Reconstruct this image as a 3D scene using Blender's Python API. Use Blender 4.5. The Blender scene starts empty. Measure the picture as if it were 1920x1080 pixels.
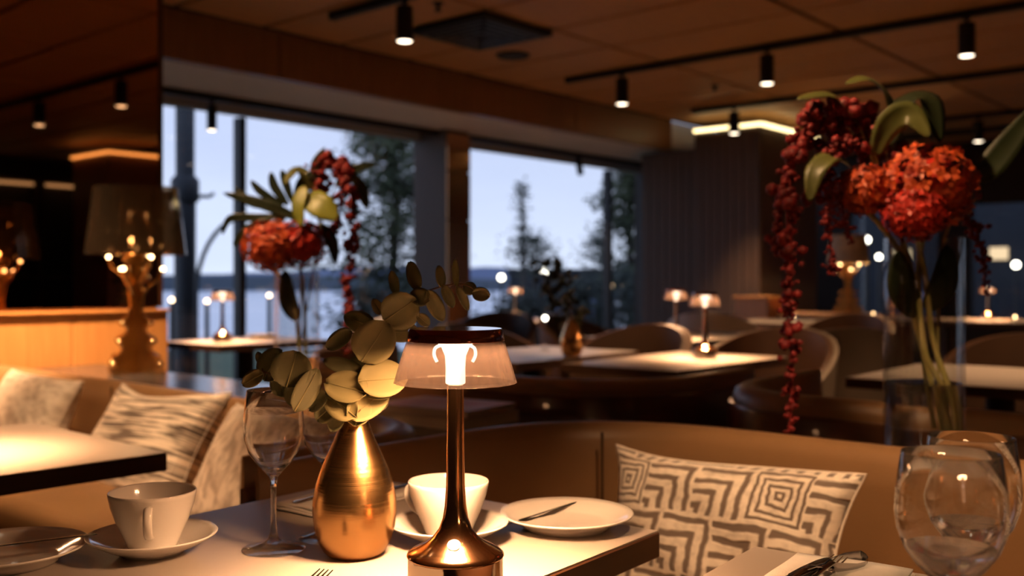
import bpy, bmesh, math, random
from mathutils import Vector, Matrix

# ------------------------------------------------------------------ camera, world, exposure
scene = bpy.context.scene
COL = scene.collection
F = 1867.0                      # focal length in pixels of the 1920 px wide frame
HORIZON = 525.0
CAM_Z = 1.06
CA, SA = math.cos(math.radians(49)), math.sin(math.radians(49))

cam_data = bpy.data.cameras.new('camera')
cam_data.sensor_width = 36.0
cam_data.lens = F / 1920 * 36.0
cam_data.shift_y = -(540 - HORIZON) / 1920.0
cam_data.clip_start = 0.05
cam_data.clip_end = 3000
cam_data.dof.use_dof = True
cam_data.dof.focus_distance = 0.99
cam_data.dof.aperture_fstop = 4.6
cam = bpy.data.objects.new('camera', cam_data)
cam.location = (0, 0, CAM_Z)
cam.rotation_euler = (math.radians(90), 0, math.radians(-49))
COL.objects.link(cam)
scene.camera = cam

scene.view_settings.view_transform = 'Standard'
scene.view_settings.look = 'None'
scene.view_settings.exposure = 0.35
scene.view_settings.gamma = 1.0
scene.view_settings.use_curve_mapping = False
try:
    scene.cycles.use_denoising = True
    scene.cycles.max_bounces = 14
    scene.cycles.transparent_max_bounces = 24
    scene.cycles.transmission_bounces = 12
    scene.cycles.sample_clamp_indirect = 6.0
    scene.cycles.blur_glossy = 0.5
except Exception:
    pass

world = bpy.data.worlds.new('dusk_sky')
scene.world = world
world.use_nodes = True
wn, wl = world.node_tree.nodes, world.node_tree.links
wn.clear()
wo = wn.new('ShaderNodeOutputWorld'); wb = wn.new('ShaderNodeBackground')
wt = wn.new('ShaderNodeTexCoord'); wsx = wn.new('ShaderNodeSeparateXYZ'); wr = wn.new('ShaderNodeValToRGB')
wno = wn.new('ShaderNodeTexNoise'); wmp = wn.new('ShaderNodeMapping'); wma = wn.new('ShaderNodeMath')
wmp.inputs['Scale'].default_value = (2.0, 2.0, 9.0)
wno.inputs['Scale'].default_value = 1.6
wno.inputs['Detail'].default_value = 3
wma.operation = 'MULTIPLY_ADD'; wma.inputs[1].default_value = 0.22
wl.new(wt.outputs['Generated'], wsx.inputs[0])
wl.new(wt.outputs['Generated'], wmp.inputs['Vector'])
wl.new(wmp.outputs[0], wno.inputs['Vector'])
wl.new(wno.outputs[0], wma.inputs[0]); wl.new(wsx.outputs['Z'], wma.inputs[2])
wl.new(wma.outputs[0], wr.inputs[0])
e = wr.color_ramp.elements
e[0].position = 0.08; e[0].color = (0.68, 0.75, 0.92, 1)
e[1].position = 0.42; e[1].color = (0.37, 0.44, 0.68, 1)
wl.new(wr.outputs[0], wb.inputs['Color'])
wb.inputs['Strength'].default_value = 1.08
wl.new(wb.outputs[0], wo.inputs[0])

R = math.radians
rnd = random.Random(7)

# ------------------------------------------------------------------ frames: room x runs along the window wall, y towards it
def c2r(X, Y):
    return (CA * X + SA * Y, -SA * X + CA * Y)
def on_plane(px, py, z):
    """room point at height z seen at a pixel of the photograph"""
    Y = (CAM_Z - z) * F / (py - HORIZON)
    return c2r((px - 960) / F * Y, Y) + (z,)
def at_depth(px, py, Y):
    x, y = c2r((px - 960) / F * Y, Y)
    return Vector((x, y, CAM_Z - (py - HORIZON) / F * Y))
VIEW = Vector((SA, CA, 0)); RIGHT = Vector((CA, -SA, 0)); UP = Vector((0, 0, 1))

# ------------------------------------------------------------------ materials
M = {}
def new_mat(name):
    m = bpy.data.materials.new(name); m.use_nodes = True
    m.node_tree.nodes.clear(); M[name] = m
    n = m.node_tree.nodes; l = m.node_tree.links
    out = n.new('ShaderNodeOutputMaterial')
    return m, n, l, out
def coords(n, l, scale=(1, 1, 1), kind='Object'):
    t = n.new('ShaderNodeTexCoord'); mp = n.new('ShaderNodeMapping'); mp.inputs['Scale'].default_value = scale
    l.new(t.outputs[kind], mp.inputs['Vector']); return mp.outputs[0]
def pbr(name, col, rough=0.5, metal=0.0, var=None, scale=8.0, stretch=(1, 1, 1), bump=0.0, bump_scale=60.0, coat=0.0,
        spec=0.5, trans=0.0, ior=1.45, sheen=0.0, rough_var=0.0, detail=4, subsurface=0.0):
    m, n, l, out = new_mat(name)
    b = n.new('ShaderNodeBsdfPrincipled')
    b.inputs['Base Color'].default_value = (*col, 1); b.inputs['Roughness'].default_value = rough
    b.inputs['Metallic'].default_value = metal; b.inputs['Specular IOR Level'].default_value = spec
    b.inputs['Coat Weight'].default_value = coat; b.inputs['Coat Roughness'].default_value = 0.08
    b.inputs['Transmission Weight'].default_value = trans; b.inputs['IOR'].default_value = ior
    b.inputs['Sheen Weight'].default_value = sheen
    if subsurface:
        b.inputs['Subsurface Weight'].default_value = subsurface; b.inputs['Subsurface Scale'].default_value = 0.01
    v = coords(n, l, stretch)
    if var is not None or rough_var:
        t = n.new('ShaderNodeTexNoise'); t.inputs['Scale'].default_value = scale; t.inputs['Detail'].default_value = detail
        l.new(v, t.inputs['Vector'])
        if var is not None:
            r = n.new('ShaderNodeValToRGB'); r.color_ramp.elements[0].position = 0.32; r.color_ramp.elements[1].position = 0.68
            r.color_ramp.elements[0].color = (*col, 1); r.color_ramp.elements[1].color = (*var, 1)
            l.new(t.outputs[0], r.inputs[0]); l.new(r.outputs[0], b.inputs['Base Color'])
        if rough_var:
            mr = n.new('ShaderNodeMapRange'); mr.inputs['To Min'].default_value = rough - rough_var; mr.inputs['To Max'].default_value = rough + rough_var
            l.new(t.outputs[0], mr.inputs[0]); l.new(mr.outputs[0], b.inputs['Roughness'])
    if bump:
        t2 = n.new('ShaderNodeTexNoise'); t2.inputs['Scale'].default_value = bump_scale; t2.inputs['Detail'].default_value = 3
        l.new(v, t2.inputs['Vector'])
        bp = n.new('ShaderNodeBump'); bp.inputs['Strength'].default_value = bump; bp.inputs['Distance'].default_value = 0.004
        l.new(t2.outputs[0], bp.inputs['Height']); l.new(bp.outputs[0], b.inputs['Normal'])
    l.new(b.outputs[0], out.inputs[0])
    return m
def emit(name, col, strength):
    m, n, l, out = new_mat(name)
    b = n.new('ShaderNodeEmission'); b.inputs[0].default_value = (*col, 1); b.inputs[1].default_value = strength
    l.new(b.outputs[0], out.inputs[0]); return m
def thin_glass(name, tint, gloss_rough=0.0, base_reflect=0.04, extra=None, extra_fac=0.0):
    """clear or tinted sheet: transparent, with a fresnel reflection; optional diffuse share"""
    m, n, l, out = new_mat(name)
    t = n.new('ShaderNodeBsdfTransparent'); t.inputs[0].default_value = (*tint, 1)
    g = n.new('ShaderNodeBsdfGlossy'); g.inputs['Roughness'].default_value = gloss_rough
    lw = n.new('ShaderNodeLayerWeight'); lw.inputs[0].default_value = 0.25
    mr = n.new('ShaderNodeMapRange'); mr.inputs['To Min'].default_value = base_reflect; mr.inputs['To Max'].default_value = 0.85
    l.new(lw.outputs['Facing'], mr.inputs[0])
    pw = n.new('ShaderNodeMath'); pw.operation = 'POWER'; pw.inputs[1].default_value = 2.2
    l.new(lw.outputs['Facing'], pw.inputs[0]); l.new(pw.outputs[0], mr.inputs[0])
    mix = n.new('ShaderNodeMixShader')
    l.new(mr.outputs[0], mix.inputs[0]); l.new(t.outputs[0], mix.inputs[1]); l.new(g.outputs[0], mix.inputs[2])
    last = mix.outputs[0]
    if extra:
        d = n.new('ShaderNodeBsdfDiffuse'); d.inputs[0].default_value = (*extra, 1)
        tr = n.new('ShaderNodeBsdfTranslucent'); tr.inputs[0].default_value = (*extra, 1)
        md = n.new('ShaderNodeMixShader'); md.inputs[0].default_value = 0.6
        l.new(d.outputs[0], md.inputs[1]); l.new(tr.outputs[0], md.inputs[2])
        m2 = n.new('ShaderNodeMixShader'); m2.inputs[0].default_value = extra_fac
        l.new(last, m2.inputs[1]); l.new(md.outputs[0], m2.inputs[2]); last = m2.outputs[0]
        if name == 'lamp_acrylic':      # moulded flutes vary how milky the acrylic is
            v = coords(n, l, (14, 14, 2.0)); no = n.new('ShaderNodeTexNoise'); no.inputs['Scale'].default_value = 5; no.inputs['Detail'].default_value = 2
            l.new(v, no.inputs['Vector']); r2 = n.new('ShaderNodeMapRange'); r2.inputs['From Min'].default_value = .3; r2.inputs['From Max'].default_value = .7
            r2.inputs['To Min'].default_value = extra_fac - .12; r2.inputs['To Max'].default_value = extra_fac + .12
            l.new(no.outputs[0], r2.inputs[0]); l.new(r2.outputs[0], m2.inputs[0])
    l.new(last, out.inputs[0]); return m
def wood(name, c1, c2, rough=0.45, grain=(1.5, 1.5, 14), scale=4.0, coat=0.0):
    m, n, l, out = new_mat(name)
    b = n.new('ShaderNodeBsdfPrincipled'); b.inputs['Roughness'].default_value = rough; b.inputs['Coat Weight'].default_value = coat
    v = coords(n, l, grain)
    t = n.new('ShaderNodeTexNoise'); t.inputs['Scale'].default_value = scale; t.inputs['Detail'].default_value = 5; t.inputs['Distortion'].default_value = .6
    l.new(v, t.inputs['Vector'])
    r = n.new('ShaderNodeValToRGB'); r.color_ramp.elements[0].position = .3; r.color_ramp.elements[1].position = .7
    r.color_ramp.elements[0].color = (*c1, 1); r.color_ramp.elements[1].color = (*c2, 1)
    l.new(t.outputs[0], r.inputs[0]); l.new(r.outputs[0], b.inputs['Base Color'])
    bp = n.new('ShaderNodeBump'); bp.inputs['Strength'].default_value = .08; l.new(t.outputs[0], bp.inputs['Height']); l.new(bp.outputs[0], b.inputs['Normal'])
    l.new(b.outputs[0], out.inputs[0]); return m

wood('ceiling_wood', (.42, .22, .085), (.50, .27, .105), .5, (1, 12, 1))
wood('fascia_wood', (.22, .095, .036), (.27, .12, .046), .4, (10, 10, .6))
wood('panel_wood', (.50, .225, .07), (.60, .285, .095), .35, (9, 9, .7))
wood('edge_wood', (.050, .022, .012), (.075, .035, .018), .35, (2, 2, 12))
wood('shell_wood', (.085, .034, .016), (.12, .05, .022), .28, (2, 2, 10), coat=.3)
wood('chair_wood', (.16, .075, .035), (.22, .11, .05), .4, (3, 3, 10))
pbr('ceiling_void', (.03, .018, .01), .8)
pbr('soffit_paint', (.80, .72, .67), .8, var=(.84, .76, .71), scale=2)
pbr('grey_cladding', (.095, .062, .047), .6, var=(.115, .076, .058), scale=6, stretch=(8, 8, .5))
pbr('dark_wall', (.03, .022, .018), .7, var=(.04, .028, .022), scale=2)
wood('floor_stone', (.20, .125, .075), (.25, .16, .095), .4, (1, 8, 1))
pbr('black_metal', (.012, .011, .011), .42, spec=.3)
pbr('frame_black', (.018, .019, .022), .45)
pbr('frame_grey', (.34, .33, .34), .5)
pbr('vent_metal', (.045, .05, .058), .4, metal=.3)
pbr('bronze_mirror', (.42, .25, .15), .02, metal=1.0)
pbr('copper_cladding', (.52, .27, .13), .16, metal=.85, rough_var=.05, scale=3)
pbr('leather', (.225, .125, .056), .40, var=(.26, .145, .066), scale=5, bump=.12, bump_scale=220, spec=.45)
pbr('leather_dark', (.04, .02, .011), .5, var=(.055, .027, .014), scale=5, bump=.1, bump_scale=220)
pbr('seam_thread', (.05, .024, .011), .7)
pbr('table_laminate', (.37, .32, .285), .36, var=(.395, .345, .305), scale=3, spec=.45)
pbr('ledge_stone', (.06, .052, .05), .18, var=(.08, .068, .064), scale=4)
pbr('porcelain', (.80, .77, .73), .12, spec=.55, coat=.4)
pbr('linen', (.82, .79, .75), .85, var=(.76, .73, .69), scale=40, bump=.2, bump_scale=500)
pbr('steel', (.42, .40, .39), .16, metal=1.0)
pbr('steel_dark', (.10, .095, .09), .25, metal=1.0)
pbr('gold_brushed', (.72, .42, .17), .24, metal=1.0, rough_var=.05, scale=9, stretch=(1, 1, 40), bump=.05, bump_scale=12)
pbr('rose_copper', (.82, .43, .21), .13, metal=1.0)
pbr('polished_drum', (.90, .78, .66), .10, metal=1.0)
pbr('crown_copper', (.30, .085, .045), .12, metal=.8, coat=.6)
pbr('bourgie_gold', (.80, .52, .24), .22, metal=1.0)
pbr('eucalyptus_lit', (.38, .34, .16), .6, var=(.30, .285, .135), scale=18, spec=.35, subsurface=0)  # leaf tone with lamp light painted in; midribs share it
pbr('eucalyptus_unlit', (.135, .14, .075), .55, var=(.19, .185, .09), scale=18, spec=.35)  # the same leaf without the painted lamp light
pbr('twig', (.16, .085, .045), .6)
pbr('stem_green', (.34, .32, .10), .45, var=(.42, .34, .13), scale=30)
pbr('leaf_dark', (.012, .019, .008), .4, var=(.022, .030, .012), scale=10, spec=.4)
pbr('leaf_olive', (.065, .075, .018), .42, var=(.11, .115, .028), scale=12)
pbr('leaf_lime', (.22, .24, .028), .42, var=(.16, .185, .022), scale=12)
pbr('hydrangea_orange', (.66, .115, .025), .5, var=(.22, .014, .008), scale=34)
pbr('hydrangea_red', (.58, .03, .014), .5, var=(.20, .008, .006), scale=34)
pbr('amaranth', (.24, .010, .010), .6, var=(.09, .005, .007), scale=70)
pbr('chair_beige', (.20, .16, .125), .6, var=(.23, .185, .145), scale=8)
pbr('chair_white', (.62, .60, .60), .6)
pbr('chair_brown', (.07, .032, .016), .5, var=(.09, .042, .021), scale=8)
pbr('page_paper', (.62, .52, .40), .8, var=(.50, .41, .31), scale=4, stretch=(1, 1, 120))
pbr('cover_red', (.42, .14, .10), .45, var=(.5, .42, .36), scale=7)
pbr('cover_white', (.55, .50, .45), .5, var=(.42, .36, .31), scale=9)
pbr('steel_post', (.022, .027, .032), .5, var=(.03, .036, .042), scale=5)
pbr('bark', (.045, .035, .028), .8, var=(.075, .06, .05), scale=14)
pbr('foliage_green', (.040, .062, .030), .6, var=(.085, .10, .035), scale=.9)
pbr('foliage_dark', (.022, .036, .026), .6, var=(.045, .06, .032), scale=.9)
pbr('grass', (.05, .085, .035), .8, var=(.07, .10, .04), scale=.4)
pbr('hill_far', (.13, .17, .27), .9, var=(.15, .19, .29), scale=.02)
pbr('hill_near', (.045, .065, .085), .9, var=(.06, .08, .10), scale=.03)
pbr('lake', (.50, .56, .66), .22, var=(.46, .52, .62), scale=.05, spec=.6)
pbr('house_blue', (.014, .018, .026), .7, var=(.02, .025, .034), scale=2)
pbr('house_roof', (.03, .035, .045), .7)
pbr('lamp_post', (.03, .03, .03), .5)
thin_glass('window_glass', (.97, .985, 1.0), 0.0, .035)
thin_glass('vase_glass', (.95, .955, .95), 0.0, .07)
thin_glass('lamp_acrylic', (.92, .87, .84), .05, .05, (.027, .020, .0175), .40)
thin_glass('smoked_shade', (.52, .43, .33), .06, .20, (.10, .08, .06), .10)
def real_glass(name, ior, share, tint=(1, 1, 1)):
    m, n, l, out = new_mat(name)
    g = n.new('ShaderNodeBsdfGlass'); g.inputs['IOR'].default_value = ior; g.inputs['Roughness'].default_value = 0; g.inputs[0].default_value = (*tint, 1)
    t = n.new('ShaderNodeBsdfTransparent'); t.inputs[0].default_value = (.98, .98, .98, 1)
    mx = n.new('ShaderNodeMixShader'); mx.inputs[0].default_value = share
    l.new(g.outputs[0], mx.inputs[1]); l.new(t.outputs[0], mx.inputs[2]); l.new(mx.outputs[0], out.inputs[0])
real_glass('clear_glass', 1.46, .03)
real_glass('foot_glass', 1.46, .45)
real_glass('water', 1.33, .03)
emit('lamp_led', (1.0, .78, .58), 6.0)
emit('bulb_warm', (1.0, .60, .27), 12.0)
emit('spot_lens', (1.0, .80, .58), 5.0)
emit('strip_led', (1.0, .74, .34), 3.2)
emit('strip_led_orange', (1.0, .50, .16), 3.0)
emit('street_white', (1.0, .92, .75), 9.0)
emit('street_warm', (1.0, .68, .40), 8.0)
emit('lit_window', (1.0, .72, .42), .9)

def fabric_maze(name):
    """cut-velvet labyrinth: nested squares and stepped bands, cell by cell"""
    m, n, l, out = new_mat(name)
    b = n.new('ShaderNodeBsdfPrincipled'); b.inputs['Roughness'].default_value = .75; b.inputs['Sheen Weight'].default_value = .4
    t = n.new('ShaderNodeTexCoord')
    nz = n.new('ShaderNodeTexNoise'); nz.inputs['Scale'].default_value = 9; nz.inputs['Detail'].default_value = 2
    l.new(t.outputs['UV'], nz.inputs['Vector'])
    def math_(op, a, bb=None):
        x = n.new('ShaderNodeMath'); x.operation = op
        for i, q in enumerate((a, bb)):
            if q is None: continue
            if isinstance(q, (int, float)): x.inputs[i].default_value = q
            else: l.new(q, x.inputs[i])
        return x.outputs[0]
    sx = n.new('ShaderNodeSeparateXYZ'); l.new(t.outputs['UV'], sx.inputs[0])
    wob = math_('MULTIPLY', math_('SUBTRACT', nz.outputs[0], .5), .16)
    u = math_('ADD', math_('MULTIPLY', sx.outputs[0], 4.6), wob); v = math_('ADD', math_('MULTIPLY', sx.outputs[1], 3.1), wob)
    cv = math_('FLOOR', v); u = math_('ADD', u, math_('MULTIPLY', cv, .5))
    cu = math_('FLOOR', u); fu = math_('FRACT', u); fv = math_('FRACT', v)
    wn_ = n.new('ShaderNodeTexWhiteNoise'); wn_.noise_dimensions = '2D'
    cc = n.new('ShaderNodeCombineXYZ'); l.new(cu, cc.inputs[0]); l.new(cv, cc.inputs[1]); l.new(cc.outputs[0], wn_.inputs['Vector'])
    ax = math_('ABSOLUTE', math_('SUBTRACT', fu, .5)); ay = math_('ABSOLUTE', math_('SUBTRACT', fv, .5))
    ring = math_('MAXIMUM', ax, ay)
    ell = math_('MAXIMUM', math_('MULTIPLY', fu, .5), math_('MULTIPLY', fv, .5))
    pick = math_('GREATER_THAN', wn_.outputs['Value'], .55)
    d = math_('ADD', math_('MULTIPLY', ring, math_('SUBTRACT', 1, pick)), math_('MULTIPLY', ell, pick))
    s = math_('FRACT', math_('MULTIPLY', d, 8.0))
    tri = math_('ABSOLUTE', math_('SUBTRACT', s, .5))
    mr = n.new('ShaderNodeMapRange'); mr.inputs['From Min'].default_value = .15; mr.inputs['From Max'].default_value = .27
    l.new(tri, mr.inputs[0])
    n2 = n.new('ShaderNodeTexNoise'); n2.inputs['Scale'].default_value = 26; n2.inputs['Detail'].default_value = 4; l.new(t.outputs['UV'], n2.inputs['Vector'])
    fac = math_('MULTIPLY', mr.outputs[0], math_('ADD', .30, math_('MULTIPLY', n2.outputs[0], 1.25)))
    mx = n.new('ShaderNodeMix'); mx.data_type = 'RGBA'
    mx.inputs[6].default_value = (.17, .125, .10, 1); mx.inputs[7].default_value = (.82, .73, .63, 1)
    l.new(fac, mx.inputs[0]); l.new(mx.outputs[2], b.inputs['Base Color'])
    bp = n.new('ShaderNodeBump'); bp.inputs['Strength'].default_value = .5; bp.inputs['Distance'].default_value = .003
    l.new(mr.outputs[0], bp.inputs['Height']); l.new(bp.outputs[0], b.inputs['Normal'])
    l.new(b.outputs[0], out.inputs[0])
fabric_maze('fabric_maze')
def fabric_streak(name, c1, c2, sc, stretch, lo=.38, hi=.6):
    m, n, l, out = new_mat(name)
    b = n.new('ShaderNodeBsdfPrincipled'); b.inputs['Roughness'].default_value = .6; b.inputs['Sheen Weight'].default_value = .5
    v = coords(n, l, stretch, 'UV')
    t = n.new('ShaderNodeTexNoise'); t.inputs['Scale'].default_value = sc; t.inputs['Detail'].default_value = 5; t.inputs['Distortion'].default_value = .4
    l.new(v, t.inputs['Vector'])
    r = n.new('ShaderNodeValToRGB'); r.color_ramp.elements[0].position = lo; r.color_ramp.elements[1].position = hi
    r.color_ramp.elements[0].color = (*c1, 1); r.color_ramp.elements[1].color = (*c2, 1)
    l.new(t.outputs[0], r.inputs[0]); l.new(r.outputs[0], b.inputs['Base Color'])
    bp = n.new('ShaderNodeBump'); bp.inputs['Strength'].default_value = .4; bp.inputs['Distance'].default_value = .004
    l.new(t.outputs[0], bp.inputs['Height']); l.new(bp.outputs[0], b.inputs['Normal'])
    l.new(b.outputs[0], out.inputs[0])
fabric_streak('fabric_streak', (.09, .068, .055), (.84, .75, .64), 2.2, (1.4, 13, 1), .42, .58)
fabric_streak('fabric_cream', (.50, .43, .36), (.78, .71, .62), 14, (1, 1, 1))
fabric_streak('fabric_mottled', (.34, .28, .23), (.70, .62, .53), 9, (1.6, 1, 1))

# ------------------------------------------------------------------ mesh helpers
class MB:
    def __init__(self): self.v = []; self.f = []; self.uv = None
    def add(self, vs, fs):
        o = len(self.v); self.v += [tuple(p) for p in vs]; self.f += [tuple(i + o for i in q) for q in fs]; return self
    def box(self, c, s, rz=0.0, bevel=0.0, seg=2):
        bm = bmesh.new(); bmesh.ops.create_cube(bm, size=1)
        for p in bm.verts: p.co = Vector((p.co.x * s[0], p.co.y * s[1], p.co.z * s[2]))
        if bevel > 0: bmesh.ops.bevel(bm, geom=bm.edges[:], offset=min(bevel, min(s) * .45), segments=seg, affect='EDGES', profile=.5)
        m = Matrix.Translation(c) @ Matrix.Rotation(rz, 4, 'Z'); bm.verts.index_update()
        self.add([m @ p.co for p in bm.verts], [[q.index for q in fc.verts] for fc in bm.faces]); bm.free(); return self
    def lathe(self, prof, n=32, c=(0, 0, 0), m=None, caps=True):
        vs, fs = [], []
        k = len(prof)
        for r, z in prof:
            for i in range(n):
                a = 2 * math.pi * i / n; vs.append(Vector((max(r, 1e-5) * math.cos(a), max(r, 1e-5) * math.sin(a), z)))
        for j in range(k - 1):
            for i in range(n):
                i2 = (i + 1) % n; fs.append((j * n + i, j * n + i2, (j + 1) * n + i2, (j + 1) * n + i))
        if caps:
            if prof[0][0] > 1e-4: fs.append(tuple(range(n - 1, -1, -1)))
            if prof[-1][0] > 1e-4: fs.append(tuple((k - 1) * n + i for i in range(n)))
        m = m or Matrix.Identity(4)
        return self.add([m @ p + Vector(c) for p in vs], fs)
    def tube(self, path, rad, n=8, caps=True):
        path = [Vector(p) for p in path]; k = len(path)
        if not isinstance(rad, (list, tuple)): rad = [rad] * k
        vs, fs = [], []
        prev = None
        for j, p in enumerate(path):
            d = (path[min(j + 1, k - 1)] - path[max(j - 1, 0)]).normalized()
            if prev is None:
                up = Vector((0, 0, 1)) if abs(d.z) < .9 else Vector((1, 0, 0)); s = d.cross(up).normalized()
            else: s = (prev - d * prev.dot(d)).normalized()
            prev = s; t = d.cross(s)
            for i in range(n):
                a = 2 * math.pi * i / n; vs.append(p + (s * math.cos(a) + t * math.sin(a)) * rad[j])
        for j in range(k - 1):
            for i in range(n):
                i2 = (i + 1) % n; fs.append((j * n + i, j * n + i2, (j + 1) * n + i2, (j + 1) * n + i))
        if caps: fs.append(tuple(range(n - 1, -1, -1))); fs.append(tuple((k - 1) * n + i for i in range(n)))
        return self.add(vs, fs)
    def ball(self, c, r, sub=1, squash=(1, 1, 1)):
        vs, fs = ICO[sub]
        c = Vector(c); return self.add([c + Vector((p[0] * r * squash[0], p[1] * r * squash[1], p[2] * r * squash[2])) for p in vs], fs)
    def sweep(self, path, prof, end_round=0.0):
        """closed profile (n outward, z) along a 2d path; outward is to the right of travel"""
        k = len(prof); vs, fs = [], []; N = len(path)
        dist = [0]
        for i in range(1, N): dist.append(dist[-1] + (Vector(path[i]) - Vector(path[i - 1])).length)
        nm = (max(p[0] for p in prof) + min(p[0] for p in prof)) / 2
        for j, p in enumerate(path):
            a = Vector(path[max(j - 1, 0)]); b = Vector(path[min(j + 1, N - 1)])
            d = (b - a).normalized(); nrm = Vector((d.y, -d.x))
            s = 1.0
            if end_round:
                e_ = min(dist[j], dist[-1] - dist[j])
                if e_ < end_round: s = max(.12, math.sqrt(max(0, 1 - (1 - e_ / end_round) ** 2)))
            for nn, z in prof:
                q = nm + (nn - nm) * s
                vs.append((p[0] + nrm.x * q, p[1] + nrm.y * q, z))
        for j in range(N - 1):
            for i in range(k):
                i2 = (i + 1) % k; fs.append((j * k + i, (j + 1) * k + i, (j + 1) * k + i2, j * k + i2))
        fs.append(tuple(range(k))); fs.append(tuple((N - 1) * k + i for i in range(k - 1, -1, -1)))
        return self.add(vs, fs)
    def build(self, name, mat, parent=None, smooth=False, loc=None, uv=None):
        me = bpy.data.meshes.new(name); me.from_pydata([tuple(p) for p in self.v], [], self.f); me.validate()
        me.materials.append(M[mat])
        if smooth:
            me.polygons.foreach_set('use_smooth', [True] * len(me.polygons))
            if smooth != 'all' and hasattr(me, 'set_sharp_from_angle'): me.set_sharp_from_angle(angle=R(38))
        if uv:
            ul = me.uv_layers.new(name='UVMap')
            for lp in me.loops: ul.data[lp.index].uv = uv[lp.vertex_index]
        bm = bmesh.new(); bm.from_mesh(me); bmesh.ops.recalc_face_normals(bm, faces=bm.faces[:]); bm.to_mesh(me); bm.free()
        o = bpy.data.objects.new(name, me); COL.objects.link(o)
        if parent: o.parent = parent
        if loc: o.location = loc
        return o
def _ico(sub):
    bm = bmesh.new(); bmesh.ops.create_icosphere(bm, subdivisions=sub, radius=1); bm.verts.index_update()
    r = ([tuple(p.co) for p in bm.verts], [tuple(q.index for q in f.verts) for f in bm.faces]); bm.free(); return r
ICO = {1: _ico(1), 2: _ico(2), 3: _ico(3)}

def tag(o, label=None, cat=None, group=None, kind=None):
    if label: o['label'] = label
    if cat: o['category'] = cat
    if group: o['group'] = group
    if kind: o['kind'] = kind
    return o
def thing(name, label, cat, loc=(0, 0, 0), rz=0.0, group=None):
    o = bpy.data.objects.new(name, None); COL.objects.link(o)
    o.empty_display_size = .05; o.location = loc; o.rotation_euler = (0, 0, rz)
    return tag(o, label, cat, group)
def copy_tree(o, parent=None):
    c = o.copy(); COL.objects.link(c)
    if parent: c.parent = parent
    for ch in o.children: copy_tree(ch, c)
    return c
def place(proto, first, loc, rz, label, group=None):
    o = proto if first else copy_tree(proto)
    o.location = loc; o.rotation_euler = (0, 0, rz); o['label'] = label
    if group: o['group'] = group
    return o
def struct(o): o['kind'] = 'structure'; return o
def light(name, kind, energy, col, parent, loc, radius=.02, **kw):
    d = bpy.data.lights.new(name, kind); d.energy = energy; d.color = col
    if kind in ('POINT', 'SPOT'): d.shadow_soft_size = radius
    for k, v in kw.items(): setattr(d, k, v)
    o = bpy.data.objects.new(name, d); COL.objects.link(o); o.parent = parent; o.location = loc
    return o
def spline(pts, n=8):
    P = [Vector(p) for p in pts]
    if len(P) < 3: return [P[0].lerp(P[-1], i / n) for i in range(n + 1)]
    out = []
    for i in range(len(P) - 1):
        p0 = P[max(i - 1, 0)]; p1 = P[i]; p2 = P[i + 1]; p3 = P[min(i + 2, len(P) - 1)]
        for j in range(n):
            t = j / n
            out.append(.5 * ((2 * p1) + (-p0 + p2) * t + (2 * p0 - 5 * p1 + 4 * p2 - p3) * t * t + (-p0 + 3 * p1 - 3 * p2 + p3) * t ** 3))
    out.append(P[-1]); return out
def round_path(pts, radius, seg=10):
    """polyline with rounded corners"""
    P = [Vector(p) for p in pts]; out = [P[0]]
    for i in range(1, len(P) - 1):
        a = (P[i - 1] - P[i]); b = (P[i + 1] - P[i]); r = min(radius, a.length * .48, b.length * .48)
        s = P[i] + a.normalized() * r; t = P[i] + b.normalized() * r
        for k in range(seg + 1):
            u = k / seg; out.append((1 - u) ** 2 * s + 2 * u * (1 - u) * P[i] + u * u * t)
    out.append(P[-1])
    # subdivide the long runs
    res = [out[0]]
    for q in out[1:]:
        d = (q - res[-1]); n = max(1, int(d.length / .08))
        base = res[-1].copy()
        for k in range(1, n + 1): res.append(base + d * k / n)
    return [(p.x, p.y) for p in res]

# ------------------------------------------------------------------ the room shell
CEIL = 2.73
struct(MB().box((5.1, .75, -.05), (16.4, 12.9, .1)).build('floor', 'floor_stone'))
ceiling = struct(MB().box((5.1, 0.02, 2.80), (16.4, 11.3, .1)).build('ceiling', 'ceiling_void'))
pan = MB().box((0, 0, 0), (.614, 1.384, .024), bevel=.005, seg=1).build('ceiling_panel', 'ceiling_wood', ceiling)
first = True
A0, B0, DA, DB = 5.20 + .325, 2.73 + .71, .65, 1.42
for i in range(-12, 12):
    for j in range(-6, 2):
        x, y = A0 + i * DA, B0 + j * DB
        if y > 5.0 + DB: continue
        p = pan if first else pan.copy()
        if not first: COL.objects.link(p)
        first = False
        p.location = (x, y, CEIL + .014)
# walls
struct(MB().box((5.1, -5.7, 1.4), (16.4, .2, 2.8)).build('wall_back', 'dark_wall'))
struct(MB().box((-3.1, .7, 1.4), (.2, 13, 2.8)).build('wall_left', 'dark_wall'))
core = struct(MB().box((-.30, 5.66, 1.4), (5.42, 2.76, 2.8)).build('wall_mirror_core', 'dark_wall'))
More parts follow.
